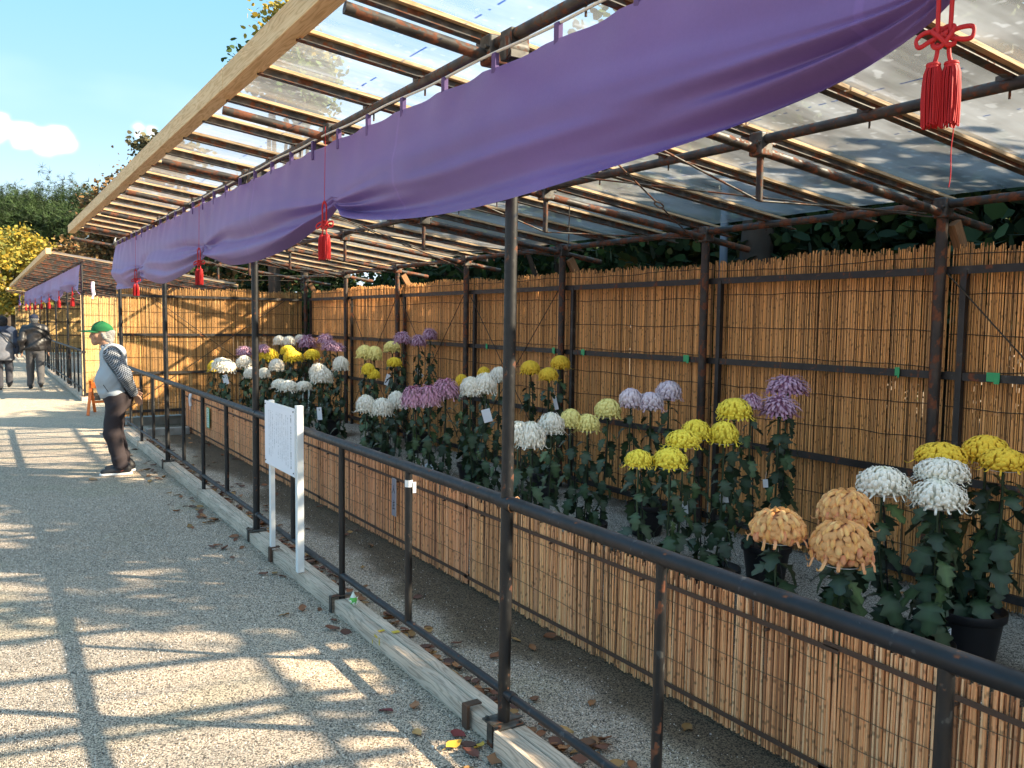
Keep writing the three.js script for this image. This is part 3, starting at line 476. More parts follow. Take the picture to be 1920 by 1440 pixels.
{ const r = tube(seq(-3.2, 0.2075, 82).map((d, i) => V(1.70, topF1(d) + 0.05 - (i % 2 ? 0 : 0.0) + 0.004 * Math.sin(d * 7), d)), 0.0055, 6, 200); tag(mesh('white_rope', [r, tube([V(1.70, 2.80, 13.4), V(1.69, 2.83, 13.46), V(1.71, 2.88, 13.5), V(1.69, 2.84, 13.52)], 0.007, 5, 16)], M.rope), 'white rope threaded along the top of the long purple curtain', 'rope'); }
// red tassel, hung from its loop at the origin
function makeTassel(o) {
  const t = thing('red_tassel', o.label, 'tassel', null, 'red tassels gathering the purple curtains');
  const z = new THREE.Vector3(), P = (x, y, w = 0) => new THREE.Vector3(w, y, x), n = o.near;
  mesh('cord_loop', tube([P(-0.016, -0.125), P(-0.017, -0.07), P(-0.015, -0.015), P(0, 0.004), P(0.015, -0.015), P(0.017, -0.07), P(0.016, -0.125)], 0.0065, n ? 9 : 5, n ? 40 : 14), M.red, t);
  mesh('bow', [tube([P(-0.01, -0.118, 0.006), P(-0.045, -0.112, 0.008), P(-0.072, -0.13, 0), P(-0.066, -0.146, -0.004), P(-0.035, -0.134, 0), P(0.01, -0.118, -0.006)], 0.0055, n ? 8 : 5, n ? 40 : 12), tube([P(0.01, -0.118, 0.006), P(0.045, -0.108, 0.008), P(0.075, -0.112, 0), P(0.072, -0.134, -0.004), P(0.035, -0.134, 0), P(-0.01, -0.122, -0.006)], 0.0055, n ? 8 : 5, n ? 40 : 12)], M.red, t);
  mesh('knot', [tube([P(-0.03, -0.112, 0.005), P(-0.01, -0.105, 0.014), P(0.018, -0.118, 0.012), P(0.03, -0.14, 0), P(0.012, -0.148, -0.012), P(-0.012, -0.13, -0.013)], 0.0062, n ? 8 : 5, n ? 40 : 12, true), tube([P(0.026, -0.108, -0.004), P(0.006, -0.104, 0.012), P(-0.016, -0.118, 0.014), P(-0.028, -0.142, 0.004), P(-0.01, -0.15, -0.008), P(0.014, -0.13, -0.013)], 0.0062, n ? 8 : 5, n ? 40 : 12, true)], M.red, t);
  for (const s of [-1, 1]) {
    mesh('cord', tube([P(s * 0.014, -0.14), P(s * 0.016, -0.165), P(s * 0.022, -0.185)], 0.006, n ? 8 : 5, 10), M.red, t);
    const cx = s * 0.0235, strands = [], N = n ? 110 : 26, q = rng(n ? 99 : 98);
    const head = new THREE.SphereGeometry(0.020, 14, 8, 0, 6.283, 0, 1.7).scale(1, 0.72, 1).translate(0, -0.193, cx), band = new THREE.TorusGeometry(0.0165, 0.0042, 6, 20).rotateX(Math.PI / 2).translate(0, -0.186, cx);
    const sk = mesh('tassel_head', [head, band], M.red, t);
    for (let i = 0; i < N; i++) { const a = i / N * 6.283 * 3.0 + q(), rr0 = 0.012 + 0.008 * Math.sqrt(q()), len = 0.128 + (q() - 0.5) * 0.014, k = 1.15 + 0.25 * q(), dx = Math.cos(a) * rr0, dz = Math.sin(a) * rr0; const r = n ? 0.0021 : 0.0048; strands.push(tube([new THREE.Vector3(dx * 0.8, -0.186, cx + dz * 0.8), new THREE.Vector3(dx * 1.22, -0.205, cx + dz * 1.22), new THREE.Vector3(dx * k * 1.1 + (q() - 0.5) * 0.003, -0.26, cx + dz * k * 1.05), new THREE.Vector3(dx * k + (q() - 0.5) * 0.006, -0.19 - len, cx + dz * k + (q() - 0.5) * 0.004)], r, 3, 6)); }
    mesh('fringe', [...strands, new THREE.CylinderGeometry(0.015, 0.021, 0.115, 10, 1).translate(0, -0.255, cx)], M.red, t, 'stuff');
  }
  if (o.up) mesh('hanging_thread', rod(new THREE.Vector3(0, -0.01, 0), new THREE.Vector3(0.02, o.up, 0), 0.0022, 5), M.redThread, t);
  if (o.down) mesh('loose_thread', tube([P(0.034, -0.30), P(0.037, -0.33), P(0.034, -0.37), P(0.036, -0.43), P(0.033, -0.455)], 0.0016, 5, 24), M.redThread, t);
  return t;
}
const tas0 = makeTassel({ near: true, down: true, label: 'big double red tassel hanging at the upper right' }); tas0.scale.set(0.72, 0.92, 0.70); tas0.position.copy(V(1.665, 2.432, 0.997)); tas0.rotation.y = 0.62;
const tasM = makeTassel({ near: true, up: 0.42, label: 'red tassel left of the thick black post below its thread' }); tasM.scale.set(0.72, 1, 0.72); tasM.position.copy(V(1.655, 2.385, 4.58)); tasM.rotation.y = 0.7;
{ const l = ['red tassel third from the camera, above the green capped man\'s railing', 'small red tassel nearest the far end of the long curtain']; [[7.78, 2.34], [11.35, 2.31]].forEach(([d, y], i) => { const t = tasM.clone(); t.name = numbered('red_tassel'); t.userData.label = l[i]; t.position.copy(V(1.655, y, d)); t.rotation.y = 0.8 + i * 0.4; scene.add(t); }); }
const tasF = makeTassel({ near: false, label: 'nearest small red tassel on the second shed\'s curtain' }); tasF.position.copy(V(1.65, 2.33, 19.8)); tasF.scale.setScalar(1.25);
const ties2 = seq(19.8, 3.5, 7).map(d => [d, 2.33]);
const ordn = ['', 'second', 'third', 'fourth', 'fifth', 'sixth', 'seventh'];
ties2.forEach(([d], i) => { if (!i) return; const t = tasF.clone(); t.name = numbered('red_tassel'); t.userData.label = `${ordn[i]} small red tassel along the second shed, counted from its near end`; t.position.copy(V(1.65, 2.33, d)); t.scale.setScalar(1.25); scene.add(t); });
curtain('short looking purple curtain on the front of the second shed', 1.70, ties2, 18.5, 42.3, d => 2.75, false, 'purple festoon curtains');
curtain('tiny purple curtain of the farthest shed at the left edge', 1.70, seq(48.5, 3.5, 6).map(d => [d, 2.33]), 47, 69, d => 2.75, false, 'purple festoon curtains');
for (let i = 0; i < 6; i++) { const t = tasF.clone(); t.name = numbered('red_tassel'); t.userData.label = 'tiny red tassel hanging on the farthest curtain'; t.userData.group = 'tiny red tassels on the farthest curtain'; t.position.copy(V(1.65, 2.33, 48.5 + 3.5 * i)); t.scale.setScalar(1.25); scene.add(t); }

// ---------------------------------------------------------------- notice board on the kerb
{
  const W = 512, H = 360, cv = document.createElement('canvas'); cv.width = W; cv.height = H; const g = cv.getContext('2d'); g.fillStyle = '#eceaf0'; g.fillRect(0, 0, W, H); g.strokeStyle = '#3a3a44'; g.lineCap = 'round';
  const q = rng(31);
  // brush-like small characters, written in columns from right to left
  const glyph = (x, y, s, w) => { g.lineWidth = w; const kind = q(); const L = (a, b, c, d) => { g.beginPath(); g.moveTo(x + a * s, y + b * s); g.lineTo(x + c * s, y + d * s); g.stroke(); }; if (kind < 0.45) { L(0.1, 0.2, 0.9, 0.15); L(0.15, 0.55, 0.85, 0.52); L(0.5, 0.0, 0.48, 1.0); if (q() < 0.6) { L(0.45, 0.5, 0.1, 0.95); L(0.55, 0.5, 0.92, 0.95); } if (q() < 0.5) L(0.1, 0.9, 0.9, 0.9); } else if (kind < 0.75) { L(0.2, 0.2, 0.75, 0.25); g.beginPath(); g.arc(x + 0.5 * s, y + 0.62 * s, 0.28 * s, q() * 3, q() * 3 + 4); g.stroke(); } else { g.beginPath(); g.moveTo(x + 0.2 * s, y + 0.15 * s); g.quadraticCurveTo(x + 1.0 * s, y + 0.3 * s, x + 0.3 * s, y + 0.9 * s); g.stroke(); L(0.55, 0.1, 0.45, 0.5); } };
  for (let i = 0; i < 19; i++) if (i !== 3) glyph(W - 62, 34 + i * 15.4, 14, 2.6);
  const cols = [[300, 44], [290, 44], [250, 60], [288, 44], [276, 44], [285, 44], [180, 44], [160, 100], [262, 44], [280, 44], [285, 44]];
  cols.forEach(([len, y0], c) => { for (let y = y0; y < y0 + len * 0.92; y += 9.2) if (q() > 0.07) glyph(W - 108 - c * 33, y, 7.6, 1.15); });
  const t = new THREE.CanvasTexture(cv); t.colorSpace = THREE.SRGBColorSpace; t.anisotropy = 8;
  const s = thing('notice_board', 'white notice board with columns of small writing standing on the kerb', 'notice board', V(1.715, 0.083, 5.5));
  part('leg', box(1.70, 1.732, 0.083, 1.155, 5.815, 5.855, 0.002), M.white, s); part('leg', box(1.69, 1.734, 0.083, 1.172, 5.195, 5.238, 0.002), M.white, s);
  const pn = part('panel', box(1.682, 1.689, 0.705, 1.152, 5.215, 5.885, 0.001), M.white, s);
  const fg = new THREE.PlaneGeometry(0.655, 0.437).rotateY(-Math.PI / 2); part('printed_sheet', fg.translate(1.6812, 0.9285, -5.55), std({ map: t, roughness: 0.5 }), s);
  for (const [y, d] of [[0.73, 5.24], [0.73, 5.86], [1.13, 5.24], [1.13, 5.86]]) part('screw', rod(V(1.677, y, d), V(1.684, y, d), 0.005, 8), M.black, s);
}
// small signs on the low reed screen
function strokes(w, h, bg, fg, items) { const c = document.createElement('canvas'); c.width = w; c.height = h; const g = c.getContext('2d'); g.fillStyle = bg; g.fillRect(0, 0, w, h); g.strokeStyle = fg; g.lineCap = 'round'; for (const [lw, ...p] of items) { g.lineWidth = lw; g.beginPath(); g.moveTo(p[0] * w, p[1] * h); for (let i = 2; i < p.length; i += 2) g.lineTo(p[i] * w, p[i + 1] * h); g.stroke(); } const t = new THREE.CanvasTexture(c); t.colorSpace = THREE.SRGBColorSpace; return t; }
{
  const t = strokes(64, 256, '#8d8790', '#141418', [[6, 0.5, 0.18, 0.46, 0.27, 0.25, 0.38], [6, 0.48, 0.26, 0.62, 0.33, 0.8, 0.38], [5, 0.3, 0.66, 0.75, 0.62], [5, 0.5, 0.58, 0.48, 0.8], [5, 0.3, 0.72, 0.72, 0.70], [5, 0.25, 0.82, 0.78, 0.80], [4, 0.35, 0.74, 0.28, 0.8]]);
  const s = thing('strip_sign', 'narrow grey paper strip with black characters on the low reed screen', 'sign', V(2.6, 0.27, 5.71)); part('backing', box(2.600, 2.604, 0.25, 0.535, 5.675, 5.745), M.paper, s); part('writing', new THREE.PlaneGeometry(0.07, 0.285).rotateY(-Math.PI / 2).translate(2.5988, 0.3925, -5.71), std({ map: t, roughness: 0.8 }), s);
}
{
  const t = strokes(64, 256, '#cfe3d2', '#1d5a3c', [[7, 0.3, 0.08, 0.75, 0.09], [7, 0.5, 0.05, 0.48, 0.16], [7, 0.3, 0.22, 0.75, 0.2], [7, 0.3, 0.28, 0.72, 0.3], [6, 0.5, 0.2, 0.5, 0.33], [7, 0.3, 0.42, 0.75, 0.4], [7, 0.48, 0.38, 0.4, 0.5], [7, 0.3, 0.56, 0.72, 0.55], [7, 0.5, 0.52, 0.5, 0.66], [6, 0.3, 0.64, 0.72, 0.66], [7, 0.32, 0.76, 0.7, 0.74], [6, 0.5, 0.7, 0.42, 0.86], [7, 0.3, 0.9, 0.72, 0.88]]);
  const s = thing('plate_sign', 'narrow pale green plate with dark green characters on low reed screen', 'sign', V(2.6, 0.23, 11.8)); part('plate', box(2.596, 2.602, 0.22, 0.50, 11.72, 11.88, 0.001), M.green, s); part('writing', new THREE.PlaneGeometry(0.13, 0.26).rotateY(-Math.PI / 2).translate(2.5945, 0.36, -11.8), std({ map: t, roughness: 0.6 }), s);
}
{ const s = thing('hanging_card', 'pale card with yellow and green bands hanging behind the notice board', 'card', V(1.81, 0.8, 6.12)); part('card', box(1.80, 1.803, 0.76, 0.955, 5.98, 6.13), M.paper, s); part('yellow_band', box(1.797, 1.7985, 0.885, 0.905, 5.985, 6.125), std({ color: RGB(0.6, 0.55, 0.1), roughness: 0.7 }), s); part('green_band', box(1.797, 1.7985, 0.855, 0.878, 5.985, 6.125), std({ color: RGB(0.25, 0.5, 0.3), roughness: 0.7 }), s); }
{ const s = mesh('cloth_rag', [tube([V(2.6, 0.60, 12.9), V(2.585, 0.55, 12.88), V(2.59, 0.47, 12.9), V(2.592, 0.42, 12.89)], 0.022, 6, 12), tube([V(2.59, 0.46, 12.9), V(2.588, 0.36, 12.91)], 0.006, 5, 6)], M.paper); tag(s, 'white rag hanging on the far end of low reed screen', 'rag'); }
// green tape flags on the rear fence's middle rail
[[6.04, 0.05, 'by the two yellow heads beyond the thick post'], [4.72, 0.06, 'left of the fourth fence post'], [2.39, 0.07, 'at the right edge, widest of them'], [6.5, 0.045, 'just left of a fence post'], [7.75, 0.035, 'faint one left of the thick black post'], [2.95, 0.03, 'dark one between the mauve flowers and right post']].forEach(([d, w, l]) => { const y = 1.462; const m = mesh('green_tape', [box(RX - 0.024, RX - 0.0205, y - 0.024, y + 0.026, d - w / 2, d + w / 2), box(RX - 0.027, RX - 0.0245, y - 0.036, y - 0.01, d - w / 2, d - w * 0.1)], M.green); tag(m, `green tape on middle fence rail, ${l}`, 'tape', 'green tape pieces on the fence rail'); });
// green tapes under the far roof
[[11.2, 3.3], [12.0, 3.0], [12.6, 2.7]].forEach(([d, x], i) => { const m = mesh('green_tape', rod(V(x - 0.04, roofY(x) - 0.05 + 0.006, skewD(x, REAR0 + BAY * [5, 5, 6][i])), V(x + 0.04, roofY(x + 0.08) - 0.05 + 0.006, skewD(x, REAR0 + BAY * [5, 5, 6][i])), 0.028, 8), M.green); tag(m, `green tape round a roof pipe at the far end, ${['rightmost', 'middle', 'leftmost'][i]} of three`, 'tape', 'green tapes on far roof pipes'); });
// tiny toy on the kerb
{
  const t = thing('star_toy', 'tiny green and white star shaped toy on the kerb timber', 'toy', V(1.765, 0.09, 4.43)); t.rotation.y = 0.5; t.scale.setScalar(1.15);
  const body = mesh('body', new THREE.SphereGeometry(0.022, 14, 10).scale(1, 0.95, 0.8).translate(0, 0.024, 0), std({ color: RGB(0.12, 0.5, 0.10), roughness: 0.6 }), t), w = std({ color: RGB(0.75, 0.8, 0.72), roughness: 0.6 });
  mesh('cap', new THREE.ConeGeometry(0.015, 0.03, 10).translate(0, 0.055, 0), w, t); for (const s of [-1, 1]) { mesh('arm', new THREE.ConeGeometry(0.008, 0.025, 8).rotateZ(-s * 1.2).translate(s * 0.03, 0.027, 0), w, t); mesh('foot', new THREE.ConeGeometry(0.008, 0.02, 8).rotateZ(Math.PI - s * 0.3).translate(s * 0.011, 0.008, 0.012), w, t); }
}
// orange barricade in the gap between the sheds
{
  const t = thing('barricade', 'orange folding barricade beside the man in green cap', 'barricade', V(1.78, 0, 16.4));
  for (const [a, b] of [[-0.28, 0.05], [0.28, -0.05]]) for (const s of [-1, 1]) part('leg', bar(V(1.78 + a * 0.3, 0.0, 16.4 + a + s * 0.02), V(1.78 + b * 0.3 + s * 0.0, 0.60, 16.4 + b), 0.045, 0.03).translate(s * 0.16, 0, 0), M.orange, t);
  part('board', box(1.62, 1.94, 0.46, 0.56, 16.33, 16.355), M.orange, t); part('spreader', box(1.62, 1.94, 0.2, 0.24, 16.25, 16.27), M.orange, t);
}
{ const m = mesh('white_ribbon', [tube([V(1.95, 2.42, 18.9), V(1.94, 2.3, 18.88), V(1.96, 2.16, 18.9)], 0.035, 5, 10), tube([V(1.96, 2.2, 18.9), V(1.93, 2.08, 18.88)], 0.02, 5, 6)], M.paper); m.geometry.scale(1, 1, 1); tag(m, 'white ribbon dangling from the near roof corner of the second shed', 'ribbon'); }

// ---------------------------------------------------------------- chrysanthemums
const petalMat = phys({ vertexColors: true, roughness: 0.85, transmission: 0.08, thickness: 0, ior: 1.3, specularIntensity: 0.4, side: THREE.DoubleSide });
const leafMats = [[0.022, 0.044, 0.020], [0.030, 0.060, 0.024], [0.017, 0.035, 0.018], [0.050, 0.090, 0.034], [0.075, 0.12, 0.04]].map((c, i) => std({ color: RGB(...c), roughness: 0.5, side: THREE.DoubleSide, vertexColors: true }));
const stemMat = std({ color: RGB(0.045, 0.07, 0.03), roughness: 0.7 });
const ringMat = std({ color: RGB(0.7, 0.7, 0.7), roughness: 0.4 });
const KIND = {
  white: { a: [0.95, 0.89, 0.79], b: [0.88, 0.84, 0.60], u: [0.88, 0.84, 0.72], N: 300, W: 0.08, droop: 16, loose: 0.10 },
  blush: { a: [0.88, 0.77, 0.80], b: [0.70, 0.55, 0.66], u: [0.66, 0.46, 0.56], N: 200, W: 0.10, droop: 14, loose: 0.08 },
  bronze: { a: [0.95, 0.55, 0.17], b: [0.42, 0.13, 0.05], u: [0.82, 0.38, 0.20], N: 99, W: 0.165, droop: 10, loose: 0.06, apart: true },
  gold: { a: [0.95, 0.64, 0.07], b: [0.90, 0.56, 0.05], u: [0.86, 0.52, 0.05], N: 210, W: 0.105, droop: 14, loose: 0.05 },
  lemon: { a: [0.96, 0.78, 0.10], b: [0.94, 0.74, 0.07], u: [0.90, 0.68, 0.07], N: 190, W: 0.105, droop: 16, loose: 0.08 },
  yel: { a: [0.95, 0.72, 0.07], b: [0.9, 0.62, 0.05], u: [0.86, 0.58, 0.05], N: 170, W: 0.11, droop: 12, loose: 0.08 },
  pale: { a: [0.95, 0.83, 0.32], b: [0.92, 0.78, 0.22], u: [0.9, 0.76, 0.24], N: 200, W: 0.105, droop: 16, loose: 0.06 },
  mauve: { a: [0.58, 0.39, 0.50], b: [0.42, 0.20, 0.34], u: [0.46, 0.22, 0.34], N: 140, W: 0.085, droop: 34, loose: 0.22 },
  pink: { a: [0.60, 0.32, 0.42], b: [0.42, 0.12, 0.22], u: [0.72, 0.52, 0.56], N: 190, W: 0.085, droop: 18, loose: 0.16 },
};
// adds one petal along a path of points with side vectors; returns nothing, fills arrays
function petalStrip(A, path, side, nrm, W, prof, cup, c0, c1) {
  const n = path.length, b0 = A.pos.length / 3;
  for (let i = 0; i < n; i++) { const t = i / (n - 1), w = W * prof(t), c = [0, 1, 2].map(k => mix(c0[k], c1[k], t)); for (let j = -1; j <= 1; j++) { const dn = j ? -cup * w : 0; A.pos.push(path[i].x + side.x * w * j + nrm[i].x * dn, path[i].y + side.y * w * j + nrm[i].y * dn, path[i].z + side.z * w * j + nrm[i].z * dn); A.col.push(...c); } }
  for (let i = 0; i < n - 1; i++) for (let j = 0; j < 2; j++) { const a = b0 + i * 3 + j, b = a + 1, c = a + 3, d = c + 1; A.idx.push(a, c, b, b, c, d); }
}
const tipProf = t => Math.max(0.06, Math.sin(Math.min(1, 0.12 + t * 0.95) * 3.05) ** 0.75);
function geoOf(A) { const g = new THREE.BufferGeometry(); g.setAttribute('position', new THREE.Float32BufferAttribute(A.pos, 3)); g.setAttribute('color', new THREE.Float32BufferAttribute(A.col, 3)); g.setIndex(A.idx); g.computeVertexNormals(); g.setAttribute('uv', new THREE.Float32BufferAttribute(new Float32Array(A.pos.length / 3 * 2), 2)); return g; }
// shared single petals for the heads whose petals can be told apart
function spoon(A, path, nrm, W, prof, c0, c1) {              // a petal with a rounded back, five points across
  const n = path.length, b0 = A.pos.length / 3;
  for (let i = 0; i < n; i++) { const t = i / (n - 1), w = W * prof(t), c = [0, 1, 2].map(k => mix(c0[k], c1[k], Math.min(1, t * 1.6))); for (let j = -2; j <= 2; j++) { const a = j * 0.72, dx = Math.sin(a) * w, dn = -(1 - Math.cos(a)) * w * 0.9; A.pos.push(path[i].x + dx, path[i].y + nrm[i].y * dn, path[i].z + nrm[i].z * dn); const e = 1 - 0.10 * Math.abs(j); A.col.push(c[0] * e, c[1] * e * (1 - 0.05 * Math.abs(j)), c[2] * e); } }
  for (let i = 0; i < n - 1; i++) for (let j = 0; j < 4; j++) { const a = b0 + i * 5 + j, b = a + 1, c = a + 5, d = c + 1; A.idx.push(a, c, b, b, c, d); }
}
const petalUnits = [0, 1, 2].map(k => { const A = { pos: [], col: [], idx: [] }, path = [], nrm = []; const C = k === 1 ? 0.34 : k === 2 ? 0.22 : 0.28; for (let i = 0; i <= 6; i++) { const t = i / 6; path.push(new THREE.Vector3((k - 1) * 0.06 * t * t, -C * 1.6 * (t - 0.35) ** 2 * 1.6 + 0.1, t)); nrm.push(new THREE.Vector3(0, 1, 0.6 * (t - 0.4))); } for (const p of path) if (p.z > 0.7) { p.y -= (p.z - 0.7) ** 2 * 3.2; p.z -= (p.z - 0.7) ** 2 * 0.9; } spoon(A, path, nrm, 0.27, tipProf, [0.85, 0.55, 0.45], [1, 1, 1]); return geoOf(A); });
const bronzeMats = [[0.95, 0.56, 0.18], [0.97, 0.63, 0.24], [0.88, 0.48, 0.14], [0.86, 0.42, 0.20]].map(c => phys({ color: RGB(...c), vertexColors: true, roughness: 0.75, transmission: 0.06, thickness: 0, side: THREE.DoubleSide }));
function flowerHead(parent, at, w, h, kind, seed) {
  const K = KIND[kind], q = rng(seed), R0 = w / 2 * 0.92, up = h * 0.60, dn = h * 0.36, cy = -h * 0.03, inc = !K.apart && kind !== 'mauve' && kind !== 'pink';
  const S = (th, ph, k = 1) => new THREE.Vector3(R0 * Math.sin(th) * Math.cos(ph) * k, cy + (Math.cos(th) > 0 ? up : dn) * Math.cos(th) * k, R0 * Math.sin(th) * Math.sin(ph) * k);
  const A = { pos: [], col: [], idx: [] }, holder = K.apart ? new THREE.Group() : null;
  if (holder) { holder.name = 'flower_head'; holder.position.copy(at); parent.add(holder); }
  const maxTh = 2.05, N = K.N;
  for (let i = 0; i < N; i++) {
    const f = (i + 0.5) / N, cth = 1 - f * (1 - Math.cos(maxTh)), th = Math.acos(cth) + (q() - 0.5) * (K.apart ? 0.16 : 0.12), ph = i * 2.39996 + (q() - 0.5) * (K.apart ? 0.4 : 0.3), sc = 0.5 + 0.5 * Math.sin(Math.min(th, 1.57)), del = (0.17 + 0.09 * q()) * (0.65 + 0.35 * sc) * 1.25;
    const lo = K.loose * (q() * 1.6 - 0.3) * (0.4 + sc), tw = (q() - 0.5) * 0.35;
    const n0 = S(th, ph).sub(new THREE.Vector3(0, cy, 0)).normalize(), m = S(th + 0.05, ph).sub(S(th - 0.05, ph)).normalize(), side = m.clone().cross(n0).normalize();
    if (Math.abs(tw) > 0) side.addScaledVector(m, tw * 0.4).normalize();
    if (K.apart && th > 0.30) {
      const P = new THREE.Mesh(petalUnits[i % 3], bronzeMats[th > 1.5 && q() < 0.5 ? 3 : Math.floor(q() * 3)]); P.name = 'petal'; shade(P);
      const L = R0 * Math.min(del * 2.0, 0.44), p0 = S(th - del * 0.9, ph, 0.93 + lo * 0.5); P.matrixAutoUpdate = true;
      const zz = S(th + del, ph, 1.0 + lo).sub(p0).normalize(), xx = side.clone().negate().addScaledVector(zz, -side.clone().negate().dot(zz)).normalize(), yy = zz.clone().cross(xx);
      const mm = new THREE.Matrix4().makeBasis(xx, yy, zz); P.quaternion.setFromRotationMatrix(mm); P.position.copy(p0); P.scale.set(R0 * K.W * (1.9 + 0.7 * q()), R0 * 0.42, L * (0.85 + 0.3 * q())); holder.add(P); if (q() < 1) { /* a smaller petal tucked in beside it */ } else continue;
    }
    const kin = K.apart && th > 0.30 ? 0.955 : 1, pht = K.apart ? ph + 0.26 : ph;
    const sg = inc && th < 1.55 + 0.35 * q() ? -1 : 1;
    const path = [S(th - del * sg, pht, 0.84 * kin), S(th - del * 0.4 * sg, pht, 0.99 * kin), S(th + del * 0.15 * sg, pht, (1.04 + lo * 0.5) * kin), S(Math.max(0.02, th + del * 0.65 * sg), pht, (1.01 + lo) * kin), S(Math.max(0.01, th + del * 0.95 * sg), pht, (0.91 + lo) * kin)];
    const nr = [n0, n0, n0, n0.clone().addScaledVector(m, 0.5 * sg).normalize(), n0.clone().addScaledVector(m, sg).normalize()];
    const j = 0.93 + 0.14 * q(), mixb = sm(0.7, 0.0, th) * 0.85 + (th > 1.4 ? 0.35 * q() : 0.1 * q());
    const c1 = kin < 1 ? K.a.map((v, k) => mix(v, K.u[k], 0.5) * j * 0.92) : K.a.map((v, k) => mix(v, mixb > 0.3 && th < 0.8 ? K.b[k] : K.u[k], mixb * 0.8) * j), c0 = c1.map((v, k) => mix(v, K.b[k], 0.35) * 0.97);
    petalStrip(A, path, side, nr, R0 * K.W * (0.7 + 0.3 * sc) * (0.9 + 0.3 * q()), tipProf, K.apart ? 0.8 : 0.3, c0, c1);
  }
  // loose petals that run out and hang below the rim
  for (let i = 0; i < K.droop; i++) {
    const ph = i / K.droop * 6.283 + (q() - 0.5) * 0.4, out = (0.92 + 0.16 * q()), dp = (0.02 + (kind === 'mauve' || kind === 'bronze' ? 0.3 : 0.22) * q() * q()) * R0, cu = q(), ow = q() < 0.8 ? 1.3 : -0.6;
    const rad = (k, y) => new THREE.Vector3(Math.cos(ph + 0.12 * k * (cu - 0.5)) * R0 * k, cy + y, Math.sin(ph + 0.12 * k * (cu - 0.5)) * R0 * k);
    const path = [rad(0.62, -dn * 0.4), rad(0.90, -dn * 0.15), rad(out + 0.03, -dn * 0.45 - dp * 0.2), rad(out + 0.05 + 0.08 * cu * ow, -dn * 0.6 - dp * 0.6), rad(out + 0.06 + 0.18 * cu * ow, -dn * 0.7 - dp), rad(out + 0.05 + 0.30 * cu * ow, -dn * 0.68 - dp * (1.0 - 0.35 * cu)), rad(out + 0.02 + 0.36 * cu * ow, -dn * 0.55 - dp * (0.75 - 0.5 * cu))];
    const o = new THREE.Vector3(Math.cos(ph), 0, Math.sin(ph)), u = new THREE.Vector3(0, 1, 0), nr = [u, u, o, o, o.clone().addScaledVector(u, -0.3 * ow).normalize(), o.clone().addScaledVector(u, -0.7 * ow).normalize(), u.clone().multiplyScalar(-ow)], side = new THREE.Vector3(-Math.sin(ph), 0, Math.cos(ph));
    const j = 0.85 + 0.25 * q(), c1 = K.a.map((v, k) => mix(v, K.u[k], 0.25 + 0.5 * q()) * j);
    petalStrip(A, path, side, nr, R0 * K.W * (K.apart ? 0.36 : 0.42 + 0.25 * q()), t => Math.max(0.14, Math.sin(Math.min(1, 0.2 + t * 0.85) * 3) ** 0.6), 0.85, K.u.map(v => v * j), c1);
  }
  // heart of the flower under the petals
  const core = new THREE.SphereGeometry(1, 14, 10); { const p = core.attributes.position; for (let i = 0; i < p.count; i++) { const y = p.getY(i); p.setXYZ(i, p.getX(i) * R0 * 0.84, cy + y * (y > 0 ? up : dn) * 0.86, p.getZ(i) * R0 * 0.84); } core.computeVertexNormals(); paint(core, K.u.map((v, k) => mix(v, K.b[k], 0.3) * 0.8)); }
  const calyx = paint(new THREE.ConeGeometry(R0 * 0.25, h * 0.2, 8).rotateX(Math.PI).translate(0, cy - dn * 0.95, 0), [0.05, 0.09, 0.03]);
  const g = merge([geoOf(A), core, calyx]);
  if (holder) { mesh('flower_heart', g, petalMat, holder); return; }
  const m = mesh('flower_head', g, petalMat, parent); m.position.copy(at);
}
const leafGeos = [0, 1, 2, 3, 4].map(k => {
  const q = rng(50 + k), ts = [0, 0.08, 0.2, 0.3, 0.42, 0.52, 0.66, 0.76, 0.88, 1.0], ws = [0.02, 0.03, 0.20, 0.13, 0.33, 0.19, 0.32, 0.17, 0.17, 0.0], pos = [], idx = [], dr = 0.35 + 0.55 * q(), fold = 0.3 + 0.4 * q();
  ts.forEach((t, i) => { const y = 0.12 * Math.sin(t * 3) - dr * t * t, z = t * (1 - 0.12 * dr); for (const s of [-1, 0, 1]) { const w = ws[i] * (0.85 + 0.3 * q()), fw = i > 1 && i % 2 === 0 ? 0.07 : 0; pos.push(s * w, y + (s ? fold * w * (1 - 1.6 * t) - 0.06 * q() : 0), z + (s ? fw : 0)); } });
  for (let i = 0; i < ts.length - 1; i++) for (let j = 0; j < 2; j++) { const a = i * 3 + j, b = a + 1, c = a + 3, d = c + 1; idx.push(a, c, b, b, c, d); }
  const col = []; for (let i = 0; i < pos.length / 9; i++) for (let s = 0; s < 3; s++) { const k = s === 1 ? 1.7 : 0.72 + 0.4 * q(); col.push(k, k * (s === 1 ? 0.98 : 1), k); }
  const g = new THREE.BufferGeometry(); g.setAttribute('position', new THREE.Float32BufferAttribute(pos, 3)); g.setAttribute('color', new THREE.Float32BufferAttribute(col, 3)); g.setAttribute('uv', new THREE.Float32BufferAttribute(new Float32Array(pos.length / 3 * 2), 2)); g.setIndex(idx); g.computeVertexNormals(); return g;
});
const potGeo = new THREE.LatheGeometry([[0, 0], [0.105, 0], [0.112, 0.01], [0.138, 0.19], [0.14, 0.198], [0.152, 0.2], [0.154, 0.235], [0.147, 0.236], [0.138, 0.2], [0.05, 0.2]].map(p => new THREE.Vector2(p[0], p[1])), 28);
const soilGeo = new THREE.CircleGeometry(0.139, 24).rotateX(-Math.PI / 2).translate(0, 0.205, 0);
